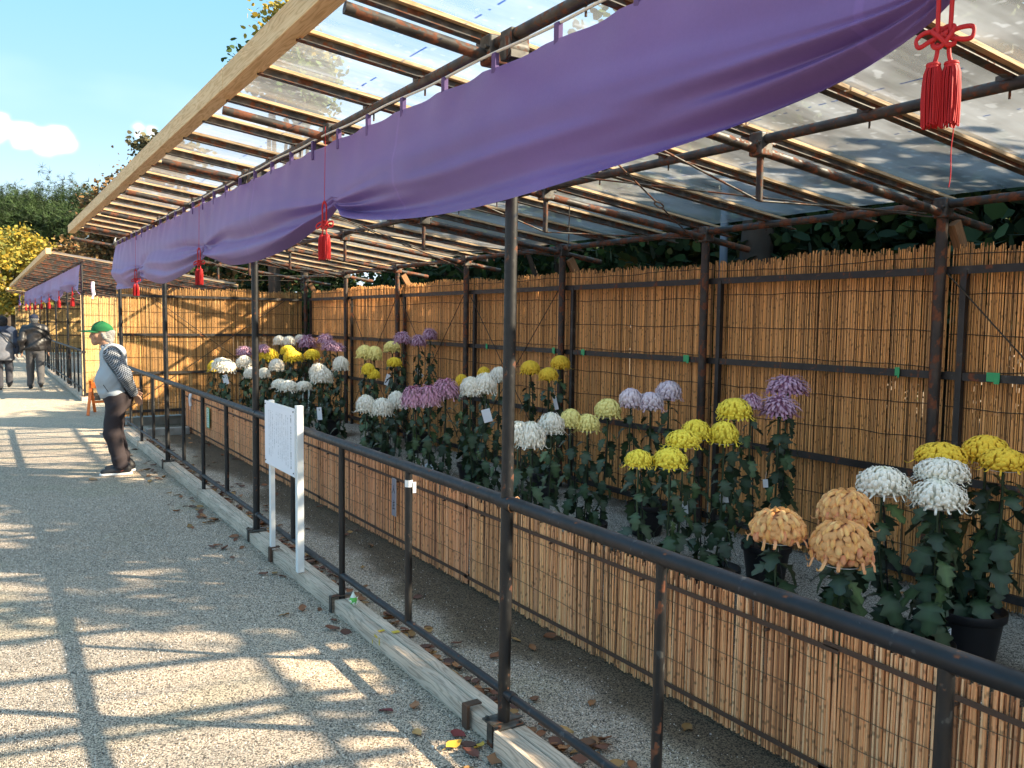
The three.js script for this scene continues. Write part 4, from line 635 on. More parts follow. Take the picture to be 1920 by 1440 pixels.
function plant(label, kind, x, d, heads, seed, opt = {}) {
  const q = rng(seed), by = bedY(x, d) - 0.005, t = thing('chrysanthemum_plant', label, 'chrysanthemum', V(x, by, d), 'potted exhibition chrysanthemums in rows');
  const ps = opt.pot || 1.0; const pot = mesh('pot', potGeo, M.pot, t); pot.scale.setScalar(ps); const so = mesh('soil', soilGeo, M.soil, t); so.scale.setScalar(ps);
  heads.forEach(([hx, hy, hd, w, h], i) => {
    const at = new THREE.Vector3(hx - x, hy - by, -(hd - d)), end = at.clone().add(new THREE.Vector3(0, -h * 0.3, 0)), a = i * 2.1 + q(), s0 = new THREE.Vector3(0.05 * Math.cos(a), 0.19 * ps, 0.05 * Math.sin(a)), c1 = new THREE.Vector3(mix(s0.x, end.x, 0.75), 0.2 * ps + 0.16, mix(s0.z, end.z, 0.75)), c2 = new THREE.Vector3(end.x, mix(c1.y, end.y, 0.5), end.z);
    const curve = new THREE.CatmullRomCurve3([s0, c1, c2, end]);
    const st = mesh('stem', [new THREE.TubeGeometry(curve, 14, 0.0058, 6)], stemMat, t);
    mesh('support_stick', rod(new THREE.Vector3(c1.x * 0.9 + 0.012, 0.18, c1.z * 0.9), new THREE.Vector3(end.x + 0.012, end.y - 0.02, end.z), 0.004, 5), M.black, t);
    if (opt.ring) mesh('wire_ring', [new THREE.TorusGeometry(w * 0.33, 0.0016, 5, 32).rotateX(Math.PI / 2).translate(end.x, end.y + h * 0.02, end.z), tube([new THREE.Vector3(end.x + 0.008, end.y + h * 0.02, end.z), new THREE.Vector3(end.x + 0.01, end.y - 0.045, end.z), new THREE.Vector3(end.x + 0.003, end.y - 0.055, end.z), new THREE.Vector3(end.x, end.y - 0.03, end.z)], 0.0015, 4, 12)], ringMat, t);
    flowerHead(t, at, w * 1.04, h, kind, seed * 10 + i);
    const n = opt.leaves || Math.max(9, Math.round((end.y - 0.2) * 31));
    for (let k = 0; k < n; k++) {
      const u = 0.10 + 0.86 * (k + 0.4 * q()) / n, p = curve.getPointAt(Math.min(u, 0.97)), lf = new THREE.Mesh(leafGeos[Math.floor(q() * 5)], leafMats[Math.floor(q() * q() * 5)]); lf.name = 'leaf'; shade(lf);
      const ang = k * 2.4 + q() * 0.9, sz = (0.085 + 0.055 * q()) * (1.1 - 0.35 * sm(0.7, 1.0, u)) * (opt.leaf || 1); lf.position.copy(p).add(new THREE.Vector3(Math.sin(ang) * 0.012, 0, Math.cos(ang) * 0.012)); lf.rotation.order = 'YXZ'; lf.rotation.set(0.2 + q() * 0.85 - 0.3 * (u > 0.8 ? 1 : 0), ang, (q() - 0.5) * 0.7); lf.scale.set(sz * 1.15, sz, sz); st.add(lf);
    }
  });
  return t;
}
const PLANTS = [
['bronze',2.98,2.21,[[2.88,0.848,2.36,0.249,0.169],[3.13,0.927,2.21,0.242,0.181],[3.0,0.804,2.13,0.267,0.222]],'three big bronze orange chrysanthemums nearest the handrail'],
['white',3.5,2.09,[[3.42,1.012,2.23,0.222,0.139],[3.65,1.068,2.09,0.229,0.114],[3.51,0.982,2.02,0.228,0.135]],'three white chrysanthemums just right of the bronze ones'],
['gold',3.95,2.10,[[3.88,1.105,2.23,0.236,0.121],[4.07,1.126,2.12,0.218,0.148],[4.0,1.103,2.0,0.211,0.117]],'golden yellow chrysanthemums behind white ones at the right edge'],
['lemon',3.12,3.34,[[2.96,0.99,3.36,0.149,0.105],[3.1,0.992,3.27,0.186,0.12],[3.27,1.076,3.35,0.193,0.109]],'lemon yellow chrysanthemums with flat heads, lowest of the bright yellow group'],
['lemon',3.6,3.40,[[3.44,1.106,3.42,0.168,0.128],[3.57,1.09,3.33,0.168,0.144],[3.76,1.21,3.43,0.206,0.139]],'lemon yellow chrysanthemums in front of the mauve ones'],
['mauve',4.05,3.40,[[4.21,1.345,3.42,0.232,0.122],[4.02,1.23,3.32,0.208,0.141],[3.88,1.257,3.41,0.128,0.101]],'mauve chrysanthemums with spiky petals near the right fence post'],
['blush',4.15,4.61,[[3.97,1.165,4.61,0.174,0.155],[4.09,1.147,4.53,0.194,0.142],[4.35,1.204,4.62,0.201,0.16]],'pinkish white chrysanthemums before the crossing fence wires'],
['pale',3.6,4.63,[[3.44,1.043,4.62,0.156,0.148],[3.54,1.015,4.56,0.178,0.136],[3.79,1.095,4.65,0.192,0.153]],'pale yellow round chrysanthemums left of the pinkish white ones'],
['white',3.0,4.43,[[2.87,1.01,4.41,0.153,0.143],[2.94,0.984,4.37,0.19,0.179],[3.16,1.04,4.46,0.176,0.155]],'white chrysanthemums just right of the thick black post'],
['gold',4.2,6.01,[[4.16,1.301,6.21,0.182,0.141],[4.15,1.262,5.91,0.176,0.127],[4.39,1.352,6.07,0.182,0.136]],'tall golden chrysanthemums before a fence post, right of thick black post'],
['white',3.45,5.81,[[3.3,1.179,5.78,0.171,0.171],[3.4,1.206,5.72,0.192,0.18],[3.62,1.268,5.87,0.155,0.14]],'white chrysanthemums just left of the thick black post'],
['pink',3.0,5.92,[[2.85,1.105,5.89,0.188,0.185],[2.95,1.115,5.83,0.188,0.185],[3.17,1.152,5.97,0.217,0.182]],'dusky pink chrysanthemums touching each other between two white plants'],
['white',3.02,6.91,[[2.86,0.962,6.88,0.17,0.169],[2.98,0.936,6.8,0.199,0.169],[3.2,0.973,6.98,0.166,0.175]],'round white chrysanthemums just left of the dusky pink ones'],
['pale',3.9,9.04,[[3.72,1.34,8.98,0.196,0.168],[3.81,1.323,8.92,0.196,0.18],[4.13,1.394,9.13,0.203,0.147]],'high pale yellow chrysanthemums left of the tall mauve ones'],
['mauve',4.3,8.82,[[4.09,1.511,8.77,0.184,0.142],[4.25,1.483,8.67,0.172,0.142],[4.52,1.552,8.91,0.178,0.147]],'tallest mauve chrysanthemums before the middle of the back fence'],
['white',3.25,8.93,[[3.45,1.201,9.03,0.182,0.179],[3.12,1.134,8.84,0.199,0.185],[3.15,1.088,8.82,0.235,0.185]],'domed white chrysanthemums right above the notice board'],
['mauve',4.0,10.84,[[4.02,1.446,11.11,0.207,0.139],[3.93,1.364,10.69,0.214,0.15],[4.01,1.344,10.63,0.2,0.12]],'light mauve chrysanthemums behind the domed white ones'],
['white',2.98,9.38,[[2.93,0.954,9.63,0.187,0.118],[2.91,0.952,9.25,0.217,0.139],[3.06,0.96,9.16,0.181,0.114]],'low flat white chrysanthemums directly above the notice board top'],
['yel',3.4,10.41,[[3.36,1.304,10.69,0.194,0.131],[3.3,1.24,10.28,0.241,0.155],[3.5,1.269,10.15,0.201,0.141]],'deep yellow chrysanthemums below the light mauve ones'],
['white',4.15,13.1,[[3.95,1.368,12.99,0.187,0.16],[4.08,1.362,12.9,0.204,0.16],[4.38,1.386,13.28,0.176,0.148]],'rearmost white chrysanthemums by the far fence corner'],
['white',3.02,12.25,[[2.92,1.021,12.09,0.257,0.206],[2.86,1.051,12.13,0.257,0.19],[3.25,1.062,12.39,0.235,0.197]],'leftmost white chrysanthemums of the bed before sunlit reed wall'],
['white',3.2,11.21,[[3.41,1.067,11.34,0.205,0.184],[3.01,0.987,11.13,0.198,0.163],[3.15,0.989,11.04,0.17,0.148]],'white chrysanthemums on both sides of the second black post'],
['yel',3.7,8.55,[[3.55,1.177,8.47,0.149,0.138],[3.6,1.124,8.44,0.143,0.113],[3.93,1.241,8.63,0.173,0.117]],'small bright yellow chrysanthemums below the pale yellow ones'],
['gold',3.95,6.87,[[3.8,1.163,6.83,0.12,0.116],[4.12,1.208,6.96,0.135,0.136]],'two golden chrysanthemum heads peeping from behind white ones'],
['yel',3.3,12.78,[[3.73,1.141,12.81,0.296,0.224],[2.9,0.984,12.8,0.159,0.183]],'yellow chrysanthemums beside the second black post at far end'],
['mauve',3.8,12.88,[[4.35,1.352,12.84,0.27,0.212],[3.63,1.258,12.75,0.179,0.137],[3.39,1.214,12.9,0.228,0.154]],'dark mauve chrysanthemums by the second black post at far end'],
];
PLANTS.forEach(([k, x, d, heads, label], i) => plant(label, k, x, d, heads, 1000 + i, { ring: d < 5, pot: i < 3 ? 1.1 : 1.0, leaf: i < 3 ? 1.08 : 0.85, leaves: i === 0 ? 24 : i < 3 ? 27 : 0 }));
// a budding pot without flowers and the plants of the second shed
['pale', 'white', 'pale', 'white', 'white'].forEach((k, i) => { const x = 3.0 + 0.33 * (i % 3), d = 21.3 + i * 0.85, y = 1.12 + 0.13 * (i % 3); const t = plant(`${['nearest', 'second', 'third', 'fourth', 'farthest'][i]} pot of pale chrysanthemums in the second shed`, k, x, d, [[x - 0.14, y, d, 0.24, 0.18], [x + 0.12, y + 0.06, d + 0.1, 0.24, 0.18], [x + 0.05, y - 0.08, d - 0.15, 0.24, 0.18]], 2000 + i, { leaves: 10, leaf: 1.5 }); });
// name tags on the plants
[[3.36, 0.985, 5.62, 0.075, 0.105, 0.3, 'large white name tag on the white plant left of thick post'], [4.28, 1.02, 5.98, 0.035, 0.13, 0.25, 'rolled white tag on the tall golden plant'], [3.9, 1.05, 8.75, 0.05, 0.13, -0.3, 'white tag hanging below the pale yellow flowers'], [3.3, 0.70, 3.36, 0.05, 0.07, 0.1, 'crumpled white tag low on the lemon yellow plant'], [3.62, 0.72, 3.36, 0.05, 0.055, 0.2, 'small white tag hanging below the lemon heads before mauve flowers'], [3.1, 0.70, 8.75, 0.06, 0.14, 0.1, 'white tag between leaves below the domed white flowers'], [2.9, 0.86, 12.05, 0.09, 0.14, 0.3, 'white tag on the leftmost white plant'], [4.28, 1.12, 8.7, 0.05, 0.12, 0.7, 'tilted white tag below the tallest mauve flowers'], [3.95, 0.78, 3.34, 0.03, 0.05, 0.1, 'tiny white tag on the stem of the spiky mauve plant'], [3.25, 0.45, 6.4, 0.12, 0.10, 0.5, 'white paper sheet lying between the round white and pink plants']].forEach(([x, y, d, w, h, r, l]) => { const g = new RoundedBoxGeometry(w, h, 0.0012, 1, 0.0005); const p = g.attributes.position; for (let i = 0; i < p.count; i++) p.setZ(i, p.getZ(i) + 0.10 * p.getX(i) ** 2 / w + 0.05 * p.getY(i) ** 2 / h); g.computeVertexNormals(); const m = mesh('name_tag', [g, rod(new THREE.Vector3(0, h * 0.42, 0), new THREE.Vector3(0.01, h * 0.42 + 0.05, -0.03), 0.001, 4)], M.paper); m.position.copy(V(x, y, d)); m.rotation.set(0, -0.9, r); tag(m, l, 'tag'); });
[[3.36, 0.30, 2.23, 'pot label at the rim behind the handrail, left one'], [3.72, 0.31, 2.06, 'pot label at the rim beside the golden plant, right one'], [3.0, 0.40, 2.85, 'pale blue label sticking up behind the low reed screen']].forEach(([x, y, d, l], i) => { const t = thing('pot_label', l, 'label', V(x, y, d)); t.rotation.y = -0.8; mesh('plate', new RoundedBoxGeometry(0.022, 0.075, 0.002, 1, 0.0008), i === 2 ? std({ color: RGB(0.35, 0.42, 0.6), roughness: 0.6 }) : M.paper, t); mesh('letter', [new THREE.BoxGeometry(0.003, 0.016, 0.0006).translate(-0.004, 0.02, 0.0015), new THREE.BoxGeometry(0.003, 0.012, 0.0006).rotateZ(-0.7).translate(0.002, 0.024, 0.0015), new THREE.BoxGeometry(0.003, 0.012, 0.0006).rotateZ(0.7).translate(0.002, 0.016, 0.0015)], M.black, t); });

// ---------------------------------------------------------------- people
// a field of tapered capsules joined smoothly, meshed by marching cubes
const vec = (a) => new THREE.Vector3(a[0], a[1], a[2]);
function sdf(prims, k) {
  const P = prims.map(p => { const a = p[0], b = p[1]; return { a, d: [b[0] - a[0], b[1] - a[1], b[2] - a[2]], ra: p[2], rb: p[3] ?? p[2], s: p[4] || [1, 1, 1], l: 0 }; }); P.forEach(p => p.l = p.d[0] ** 2 + p.d[1] ** 2 + p.d[2] ** 2 + 1e-9);
  return (x, y, z) => { let r = 9; for (const p of P) { let px = x - p.a[0], py = y - p.a[1], pz = z - p.a[2]; const t = clamp((px * p.d[0] + py * p.d[1] + pz * p.d[2]) / p.l, 0, 1); px = (px - t * p.d[0]) / p.s[0]; py = (py - t * p.d[1]) / p.s[1]; pz = (pz - t * p.d[2]) / p.s[2]; const d = (Math.sqrt(px * px + py * py + pz * pz) - (p.ra + (p.rb - p.ra) * t)) * Math.min(p.s[0], p.s[1], p.s[2]); const h = Math.max(k - Math.abs(r - d), 0) / k; r = Math.min(r, d) - h * h * k * 0.25; } return r; };
}
function meshField(f, lo, hi, cell) {
  const ext = [0, 1, 2].map(i => hi[i] - lo[i]), n = Math.ceil(Math.max(...ext) / cell) + 3, mc = new MarchingCubes(n, new THREE.MeshBasicMaterial(), false, false, 400000); mc.isolation = 0;
  const half = n / 2, c = [0, 1, 2].map(i => (lo[i] + hi[i]) / 2);
  for (let k = 0; k < n; k++) for (let j = 0; j < n; j++) for (let i = 0; i < n; i++) { const x = c[0] + (i - half) * cell, y = c[1] + (j - half) * cell, z = c[2] + (k - half) * cell; const inside = i > 0 && j > 0 && k > 0 && i < n - 2 && j < n - 2 && k < n - 2; mc.field[i + j * n + k * n * n] = inside && Math.abs(x - c[0]) < ext[0] / 2 + cell && Math.abs(y - c[1]) < ext[1] / 2 + cell && Math.abs(z - c[2]) < ext[2] / 2 + cell ? -f(x, y, z) : -1; }
  mc.update(); const cnt = mc.count, pos = new Float32Array(mc.positionArray.slice(0, cnt * 3)); for (let i = 0; i < cnt; i++) { pos[i * 3] = c[0] + pos[i * 3] * half * cell; pos[i * 3 + 1] = c[1] + pos[i * 3 + 1] * half * cell; pos[i * 3 + 2] = c[2] + pos[i * 3 + 2] * half * cell; }
  let g = new THREE.BufferGeometry(); g.setAttribute('position', new THREE.BufferAttribute(pos, 3)); g = mergeVertices(g, cell * 0.05); g.computeVertexNormals(); return g;
}
const smax = (a, b, k) => { const h = Math.max(k - Math.abs(a - b), 0) / k; return Math.max(a, b) + h * h * k * 0.25; };
const fabric = (c, o = {}) => std({ color: RGB(...c), roughness: 0.9, ...o });
function uvBy(g, fn) { const p = g.attributes.position, uv = new Float32Array(p.count * 2); for (let i = 0; i < p.count; i++) { const r = fn(p.getX(i), p.getY(i), p.getZ(i)); uv[i * 2] = r[0]; uv[i * 2 + 1] = r[1]; } g.setAttribute('uv', new THREE.BufferAttribute(uv, 2)); return g; }
const wrinkle = (x, y, z, a, s) => a * (fbm(x * 9 + s, y * 7 + z * 9, 0, 0, 301 + s, 3) - 0.5) * 2;
const skinMat = phys({ color: RGB(0.46, 0.25, 0.16), roughness: 0.6 });
// J: joints, z is forward, x to the person's left, y up; metres
function handPrims(w, dir, side, up, curl = 0.5) {
  // palm then five fingers, each a chain of its own
  const D = vec(dir).normalize(), S = vec(side).normalize(), U = D.clone().cross(S).normalize(), o = [], at = (a, b, c) => { const v = vec(w).addScaledVector(D, a).addScaledVector(S, b).addScaledVector(U, c); return [v.x, v.y, v.z]; };
  o.push([at(0, 0, 0), at(0.045, 0.018, 0), 0.021, 0.017], [at(0.0, 0, 0), at(0.05, -0.018, 0), 0.021, 0.016], [at(0.01, 0, 0), at(0.07, 0, 0), 0.02, 0.016]);
  [[0.03, 0.062], [0.01, 0.072], [-0.011, 0.068], [-0.031, 0.052]].forEach(([b, L], i) => { const a0 = at(0.075, b, 0), a1 = at(0.075 + L * 0.5, b * 1.1, up * L * 0.25 * curl), a2 = at(0.075 + L * 0.8, b * 1.12, up * L * 0.65 * curl); o.push([at(0.05, b * 0.8, 0), a0, 0.011, 0.0095], [a0, a1, 0.0095, 0.0085], [a1, a2, 0.0085, 0.0072]); });
  o.push([at(0.012, 0.02, 0), at(0.042, 0.05, up * 0.014), 0.013, 0.010], [at(0.042, 0.05, up * 0.014), at(0.068, 0.056, up * 0.028), 0.010, 0.008]); return o;
}
function headField(h, r, fwd, jaw = 1) { // ellipsoid skull, jaw, nose, ears, brow; fwd = unit forward in the y-z plane
  const at = (f, u, s) => [h[0] + s, h[1] + u * fwd[1] - f * fwd[0] * 0 + f * fwd[0], h[2] + f * fwd[1] - u * fwd[0]];
  return [[at(-0.012, 0.035, 0), at(0.012, 0.02, 0), 0.092, 0.088, [0.86, 1.05, 1.02]], [at(0.03, -0.045, 0), at(0.052, -0.07, 0), 0.062, 0.045, [0.95, 1, 1]], [at(0.085, 0.012, 0), at(0.106, -0.026, 0), 0.010, 0.0155, [0.9, 1, 1]], [at(0.102, -0.028, 0.010), at(0.102, -0.028, -0.010), 0.0095], [at(0.082, 0.026, -0.03), at(0.082, 0.026, 0.03), 0.014], [at(0.089, -0.056, -0.016), at(0.089, -0.056, 0.016), 0.0085], [at(0.084, -0.070, -0.012), at(0.084, -0.070, 0.012), 0.010], [at(0.072, -0.098, 0), at(0.074, -0.096, 0), 0.022], [at(0.055, -0.015, 0.045), at(0.06, -0.02, 0.042), 0.026], [at(0.055, -0.015, -0.045), at(0.06, -0.02, -0.042), 0.026], [at(-0.012, 0.018, 0.080), at(-0.018, -0.03, 0.076), 0.017, 0.010, [0.5, 1, 1]], [at(-0.012, 0.018, -0.080), at(-0.018, -0.03, -0.076), 0.017, 0.010, [0.5, 1, 1]]];
}
function bbox(prims, m) { const lo = [9, 9, 9], hi = [-9, -9, -9]; for (const p of prims) for (const e of [0, 1]) for (let i = 0; i < 3; i++) { const r = Math.max(p[2], p[3] ?? p[2]) * (p[4] ? p[4][i] : 1) + m; lo[i] = Math.min(lo[i], p[e][i] - r); hi[i] = Math.max(hi[i], p[e][i] + r); } return [lo, hi]; }
const fieldGeo = (prims, k, cell, mod) => { const f = sdf(prims, k), [lo, hi] = bbox(prims, 0.03); return meshField(mod ? (x, y, z) => mod(f(x, y, z), x, y, z) : f, lo, hi, cell); };

// the man in the green cap: standing, hands clasped behind his back, looking straight ahead
{
  const t = thing('person', 'person in green cap, white vest and checked shirt, hands held behind', 'person', V(1.24, 0, 9.98)); t.rotation.y = Math.atan2(-0.992, -0.123);
  const hd = [0, 1.535, 0.135], f0 = [0.02, 0.9998];
  const shL = [0.175, 1.325, 0.045], shR = [-0.175, 1.325, 0.045], elL = [0.245, 1.09, -0.085], elR = [-0.245, 1.09, -0.085], wrL = [0.085, 0.885, -0.17], wrR = [-0.05, 0.90, -0.16];
  const head = headField(hd, 0.09, f0).concat([[[0, 1.46, 0.105], [0, 1.36, 0.065], 0.056, 0.06]]);
  const hands = handPrims(wrR, [0.55, -0.35, -0.55], [0.0, 0.7, -0.6], 1, 0.5).concat(handPrims(wrL, [-0.35, -0.7, -0.5], [0.5, 0.1, -0.7], 1, 0.9)).concat([[elR, wrR, 0.042, 0.027], [elL, wrL, 0.042, 0.027]]);
  const torso = [[[0, 1.28, 0.03], [0, 1.06, 0.035], 0.115, 0.13, [1.25, 1, 0.85]], [[0, 1.05, 0.05], [0, 0.9, 0.02], 0.14, 0.14, [1.15, 1, 0.95]], [shL, shR, 0.07]];
  const legs = [[[0.085, 0.88, 0.015], [0.095, 0.49, 0.045], 0.082, 0.058], [[0.095, 0.49, 0.045], [0.1, 0.09, -0.02], 0.056, 0.04], [[-0.085, 0.88, 0.015], [-0.095, 0.49, 0.03], 0.082, 0.058], [[-0.095, 0.49, 0.03], [-0.105, 0.09, -0.06], 0.056, 0.04]];
  const arms = [[shL, elL, 0.05, 0.042], [shR, elR, 0.05, 0.042]];
  const bodyG = merge([fieldGeo(torso.concat(legs, arms), 0.05, 0.022), fieldGeo(head, 0.022, 0.0062), fieldGeo(hands, 0.008, 0.0055)].map(g => (g.deleteAttribute('uv'), g)));
  mesh('body', bodyG, skinMat, t);
  // trousers
  const tr = [[[0, 0.93, 0.02], [0, 0.86, -0.005], 0.145, 0.15, [1.12, 1, 0.98]], [[0.088, 0.86, 0.0], [0.098, 0.47, 0.055], 0.112, 0.088], [[0.098, 0.47, 0.05], [0.102, 0.10, -0.025], 0.086, 0.074], [[-0.088, 0.86, 0.0], [-0.098, 0.47, 0.03], 0.112, 0.088], [[-0.098, 0.47, 0.028], [-0.107, 0.10, -0.065], 0.086, 0.074], [[0, 0.83, -0.085], [0, 0.80, -0.075], 0.085]];
  mesh('trousers', fieldGeo(tr, 0.035, 0.011, (d, x, y, z) => smax(d + wrinkle(x, y * 2.2, z, 0.010, 2) + 0.004 * Math.sin(y * 60 + z * 20) * sm(0.35, 0.08, y), 0.075 - y, 0.012)), fabric([0.032, 0.022, 0.024]), t);
  // shirt sleeves and collar
  const check = tex(64, 64, (u, v) => { const l = (u * 4) % 1 < 0.22 || (v * 4) % 1 < 0.22; return l ? [168, 172, 180] : [17, 20, 30]; });
  const sl = (sh, el, wr) => [[sh, el, 0.077, 0.066], [el, [mix(el[0], wr[0], 0.93), mix(el[1], wr[1], 0.93), mix(el[2], wr[2], 0.93)], 0.066, 0.047]];
  const sleeveG = fieldGeo(sl(shL, elL, wrL).concat(sl(shR, elR, wrR), [[[0, 1.41, 0.085], [0, 1.375, 0.065], 0.068, 0.075]]), 0.03, 0.009, (d, x, y, z) => smax(d + wrinkle(x, y, z, 0.006, 5), y - 1.44 + 0.3 * (z - 0.07), 0.01)); uvBy(sleeveG, (x, y, z) => [(z * 0.8 + Math.abs(x) * 0.4 + y * 0.35) * 15, (y * 0.85 - z * 0.5) * 15]);
  mesh('checked_shirt', sleeveG, std({ map: check, roughness: 0.9 }), t);
  // vest
  const ve = [[[0, 1.30, 0.03], [0, 1.06, 0.035], 0.148, 0.162, [1.28, 1, 0.92]], [[0, 1.04, 0.045], [0, 0.93, 0.025], 0.165, 0.165, [1.18, 1, 1]], [[0.14, 1.34, 0.035], [-0.14, 1.34, 0.035], 0.066]];
  const armF = sdf([[shL, elL, 0.092, 0.075], [shR, elR, 0.092, 0.075], [elL, wrL, 0.08, 0.06], [elR, wrR, 0.08, 0.06]], 0.02), neckF = sdf([[[0, 1.37, 0.07], [0, 1.56, 0.13], 0.08, 0.1]], 0.01);
  mesh('vest', fieldGeo(ve, 0.05, 0.009, (d, x, y, z) => smax(smax(smax(d + wrinkle(x, y, z, 0.014, 8) + 0.005 * Math.sin(y * 45 + x * 12) * sm(1.0, 0.88, y), 0.862 + 0.25 * (z + 0.05) * -0.5 - y, 0.012), -armF(x, y, z), 0.012), -neckF(x, y, z), 0.012)), fabric([0.40, 0.43, 0.46]), t);
  mesh('collar', fieldGeo([[[0.062, 1.385, 0.05], [0.045, 1.385, 0.125], 0.022], [[-0.062, 1.385, 0.05], [-0.045, 1.385, 0.125], 0.022], [[-0.06, 1.40, 0.035], [0.06, 1.40, 0.035], 0.024]], 0.03, 0.007), fabric([0.36, 0.39, 0.42]), t);
  mesh('pocket_slit', [bar(new THREE.Vector3(0.205, 1.0, 0.13), new THREE.Vector3(0.215, 0.92, 0.08), 0.006, 0.006)], M.black, t);
  // cap, hair, glasses
  const cap = new THREE.SphereGeometry(0.105, 28, 16, 0, 6.283, 0, 1.62).scale(0.93, 0.95, 1.06); { const p = cap.attributes.position; for (let i = 0; i < p.count; i++) { const a = Math.atan2(p.getX(i), p.getZ(i)); p.setY(i, p.getY(i) + (p.getY(i) > 0.01 ? 0.005 * Math.cos(a * 3) : 0)); } cap.computeVertexNormals(); }
  cap.rotateX(-0.03).translate(0, 1.573, 0.128);
  const brimS = new THREE.SphereGeometry(0.1, 22, 8, 0, 3.1416, 0, 1.571); { const p = brimS.attributes.position; for (let i = 0; i < p.count; i++) { const x = p.getX(i), z = p.getZ(i), y = p.getY(i); p.setXYZ(i, x * 0.92, y * 0.06 - 2.2 * x * x + 0.012, z > 0 ? z * 1.95 : z); } brimS.computeVertexNormals(); } brimS.rotateX(0.06).translate(0, 1.568, 0.165);
  const capM = fabric([0.010, 0.135, 0.04], { side: THREE.DoubleSide }); mesh('cap', cap, capM, t); mesh('cap_brim', [brimS, brimS.clone().translate(0, -0.004, 0)], capM, t); mesh('cap_button', new THREE.SphereGeometry(0.008, 8, 6).translate(0, 1.674, 0.128), capM, t);
  mesh('hair', fieldGeo([[[0, 1.545, 0.08], [0, 1.485, 0.075], 0.086, 0.066, [0.98, 1, 0.9]], [[0.078, 1.54, 0.125], [0.074, 1.50, 0.11], 0.018], [[-0.078, 1.54, 0.125], [-0.074, 1.50, 0.11], 0.018]], 0.02, 0.006, (d, x, y, z) => smax(smax(d + 0.004 * Math.sin(x * 300) * Math.sin(y * 190), y - 1.58, 0.005), z - 0.15, 0.01)), fabric([0.28, 0.27, 0.26]), t);
  mesh('glasses', [bar(new THREE.Vector3(0.08, 1.555, 0.13), new THREE.Vector3(0.068, 1.553, 0.222), 0.003, 0.004), bar(new THREE.Vector3(-0.08, 1.555, 0.13), new THREE.Vector3(-0.068, 1.553, 0.222), 0.003, 0.004), new THREE.TorusGeometry(0.02, 0.0018, 5, 18).scale(1.2, 0.9, 1).translate(0.034, 1.545, 0.228), new THREE.TorusGeometry(0.02, 0.0018, 5, 18).scale(1.2, 0.9, 1).translate(-0.034, 1.545, 0.228)], M.black, t);
  mesh('eye', [new THREE.SphereGeometry(0.009, 10, 8).translate(0.032, 1.543, 0.208), new THREE.SphereGeometry(0.009, 10, 8).translate(-0.032, 1.543, 0.208)], std({ color: RGB(0.06, 0.04, 0.03), roughness: 0.3 }), t);
  // shoes
  for (const [s, z0] of [[1, -0.02], [-1, -0.06]]) {
    const x = s * 0.103, sh = new THREE.Group(); sh.name = 'shoe'; t.add(sh);
    mesh('upper', fieldGeo([[[x, 0.065, z0 - 0.065], [x, 0.06, z0 + 0.02], 0.048, 0.05], [[x, 0.055, z0 + 0.02], [x + s * 0.012, 0.042, z0 + 0.165], 0.048, 0.034, [1.05, 1, 1]], [[x, 0.08, z0 - 0.05], [x, 0.11, z0 - 0.045], 0.045, 0.045]], 0.03, 0.008, (d, a, y) => smax(d, 0.022 - y, 0.004)), fabric([0.012, 0.013, 0.018], { roughness: 0.6 }), sh);
    mesh('sole', fieldGeo([[[x, 0.022, z0 - 0.07], [x + s * 0.012, 0.022, z0 + 0.165], 0.05, 0.044]], 0.01, 0.007, (d, a, y) => smax(smax(d, y - 0.03, 0.004), 0.003 - y, 0.003)), M.white, sh);
    mesh('side_stripe', tube([new THREE.Vector3(x + s * 0.051, 0.062, z0 - 0.03), new THREE.Vector3(x + s * 0.052, 0.045, z0 + 0.02), new THREE.Vector3(x + s * 0.05, 0.05, z0 + 0.05), new THREE.Vector3(x + s * 0.044, 0.065, z0 + 0.02)], 0.004, 5, 14), fabric([0.45, 0.09, 0.06]), sh);
  }
}
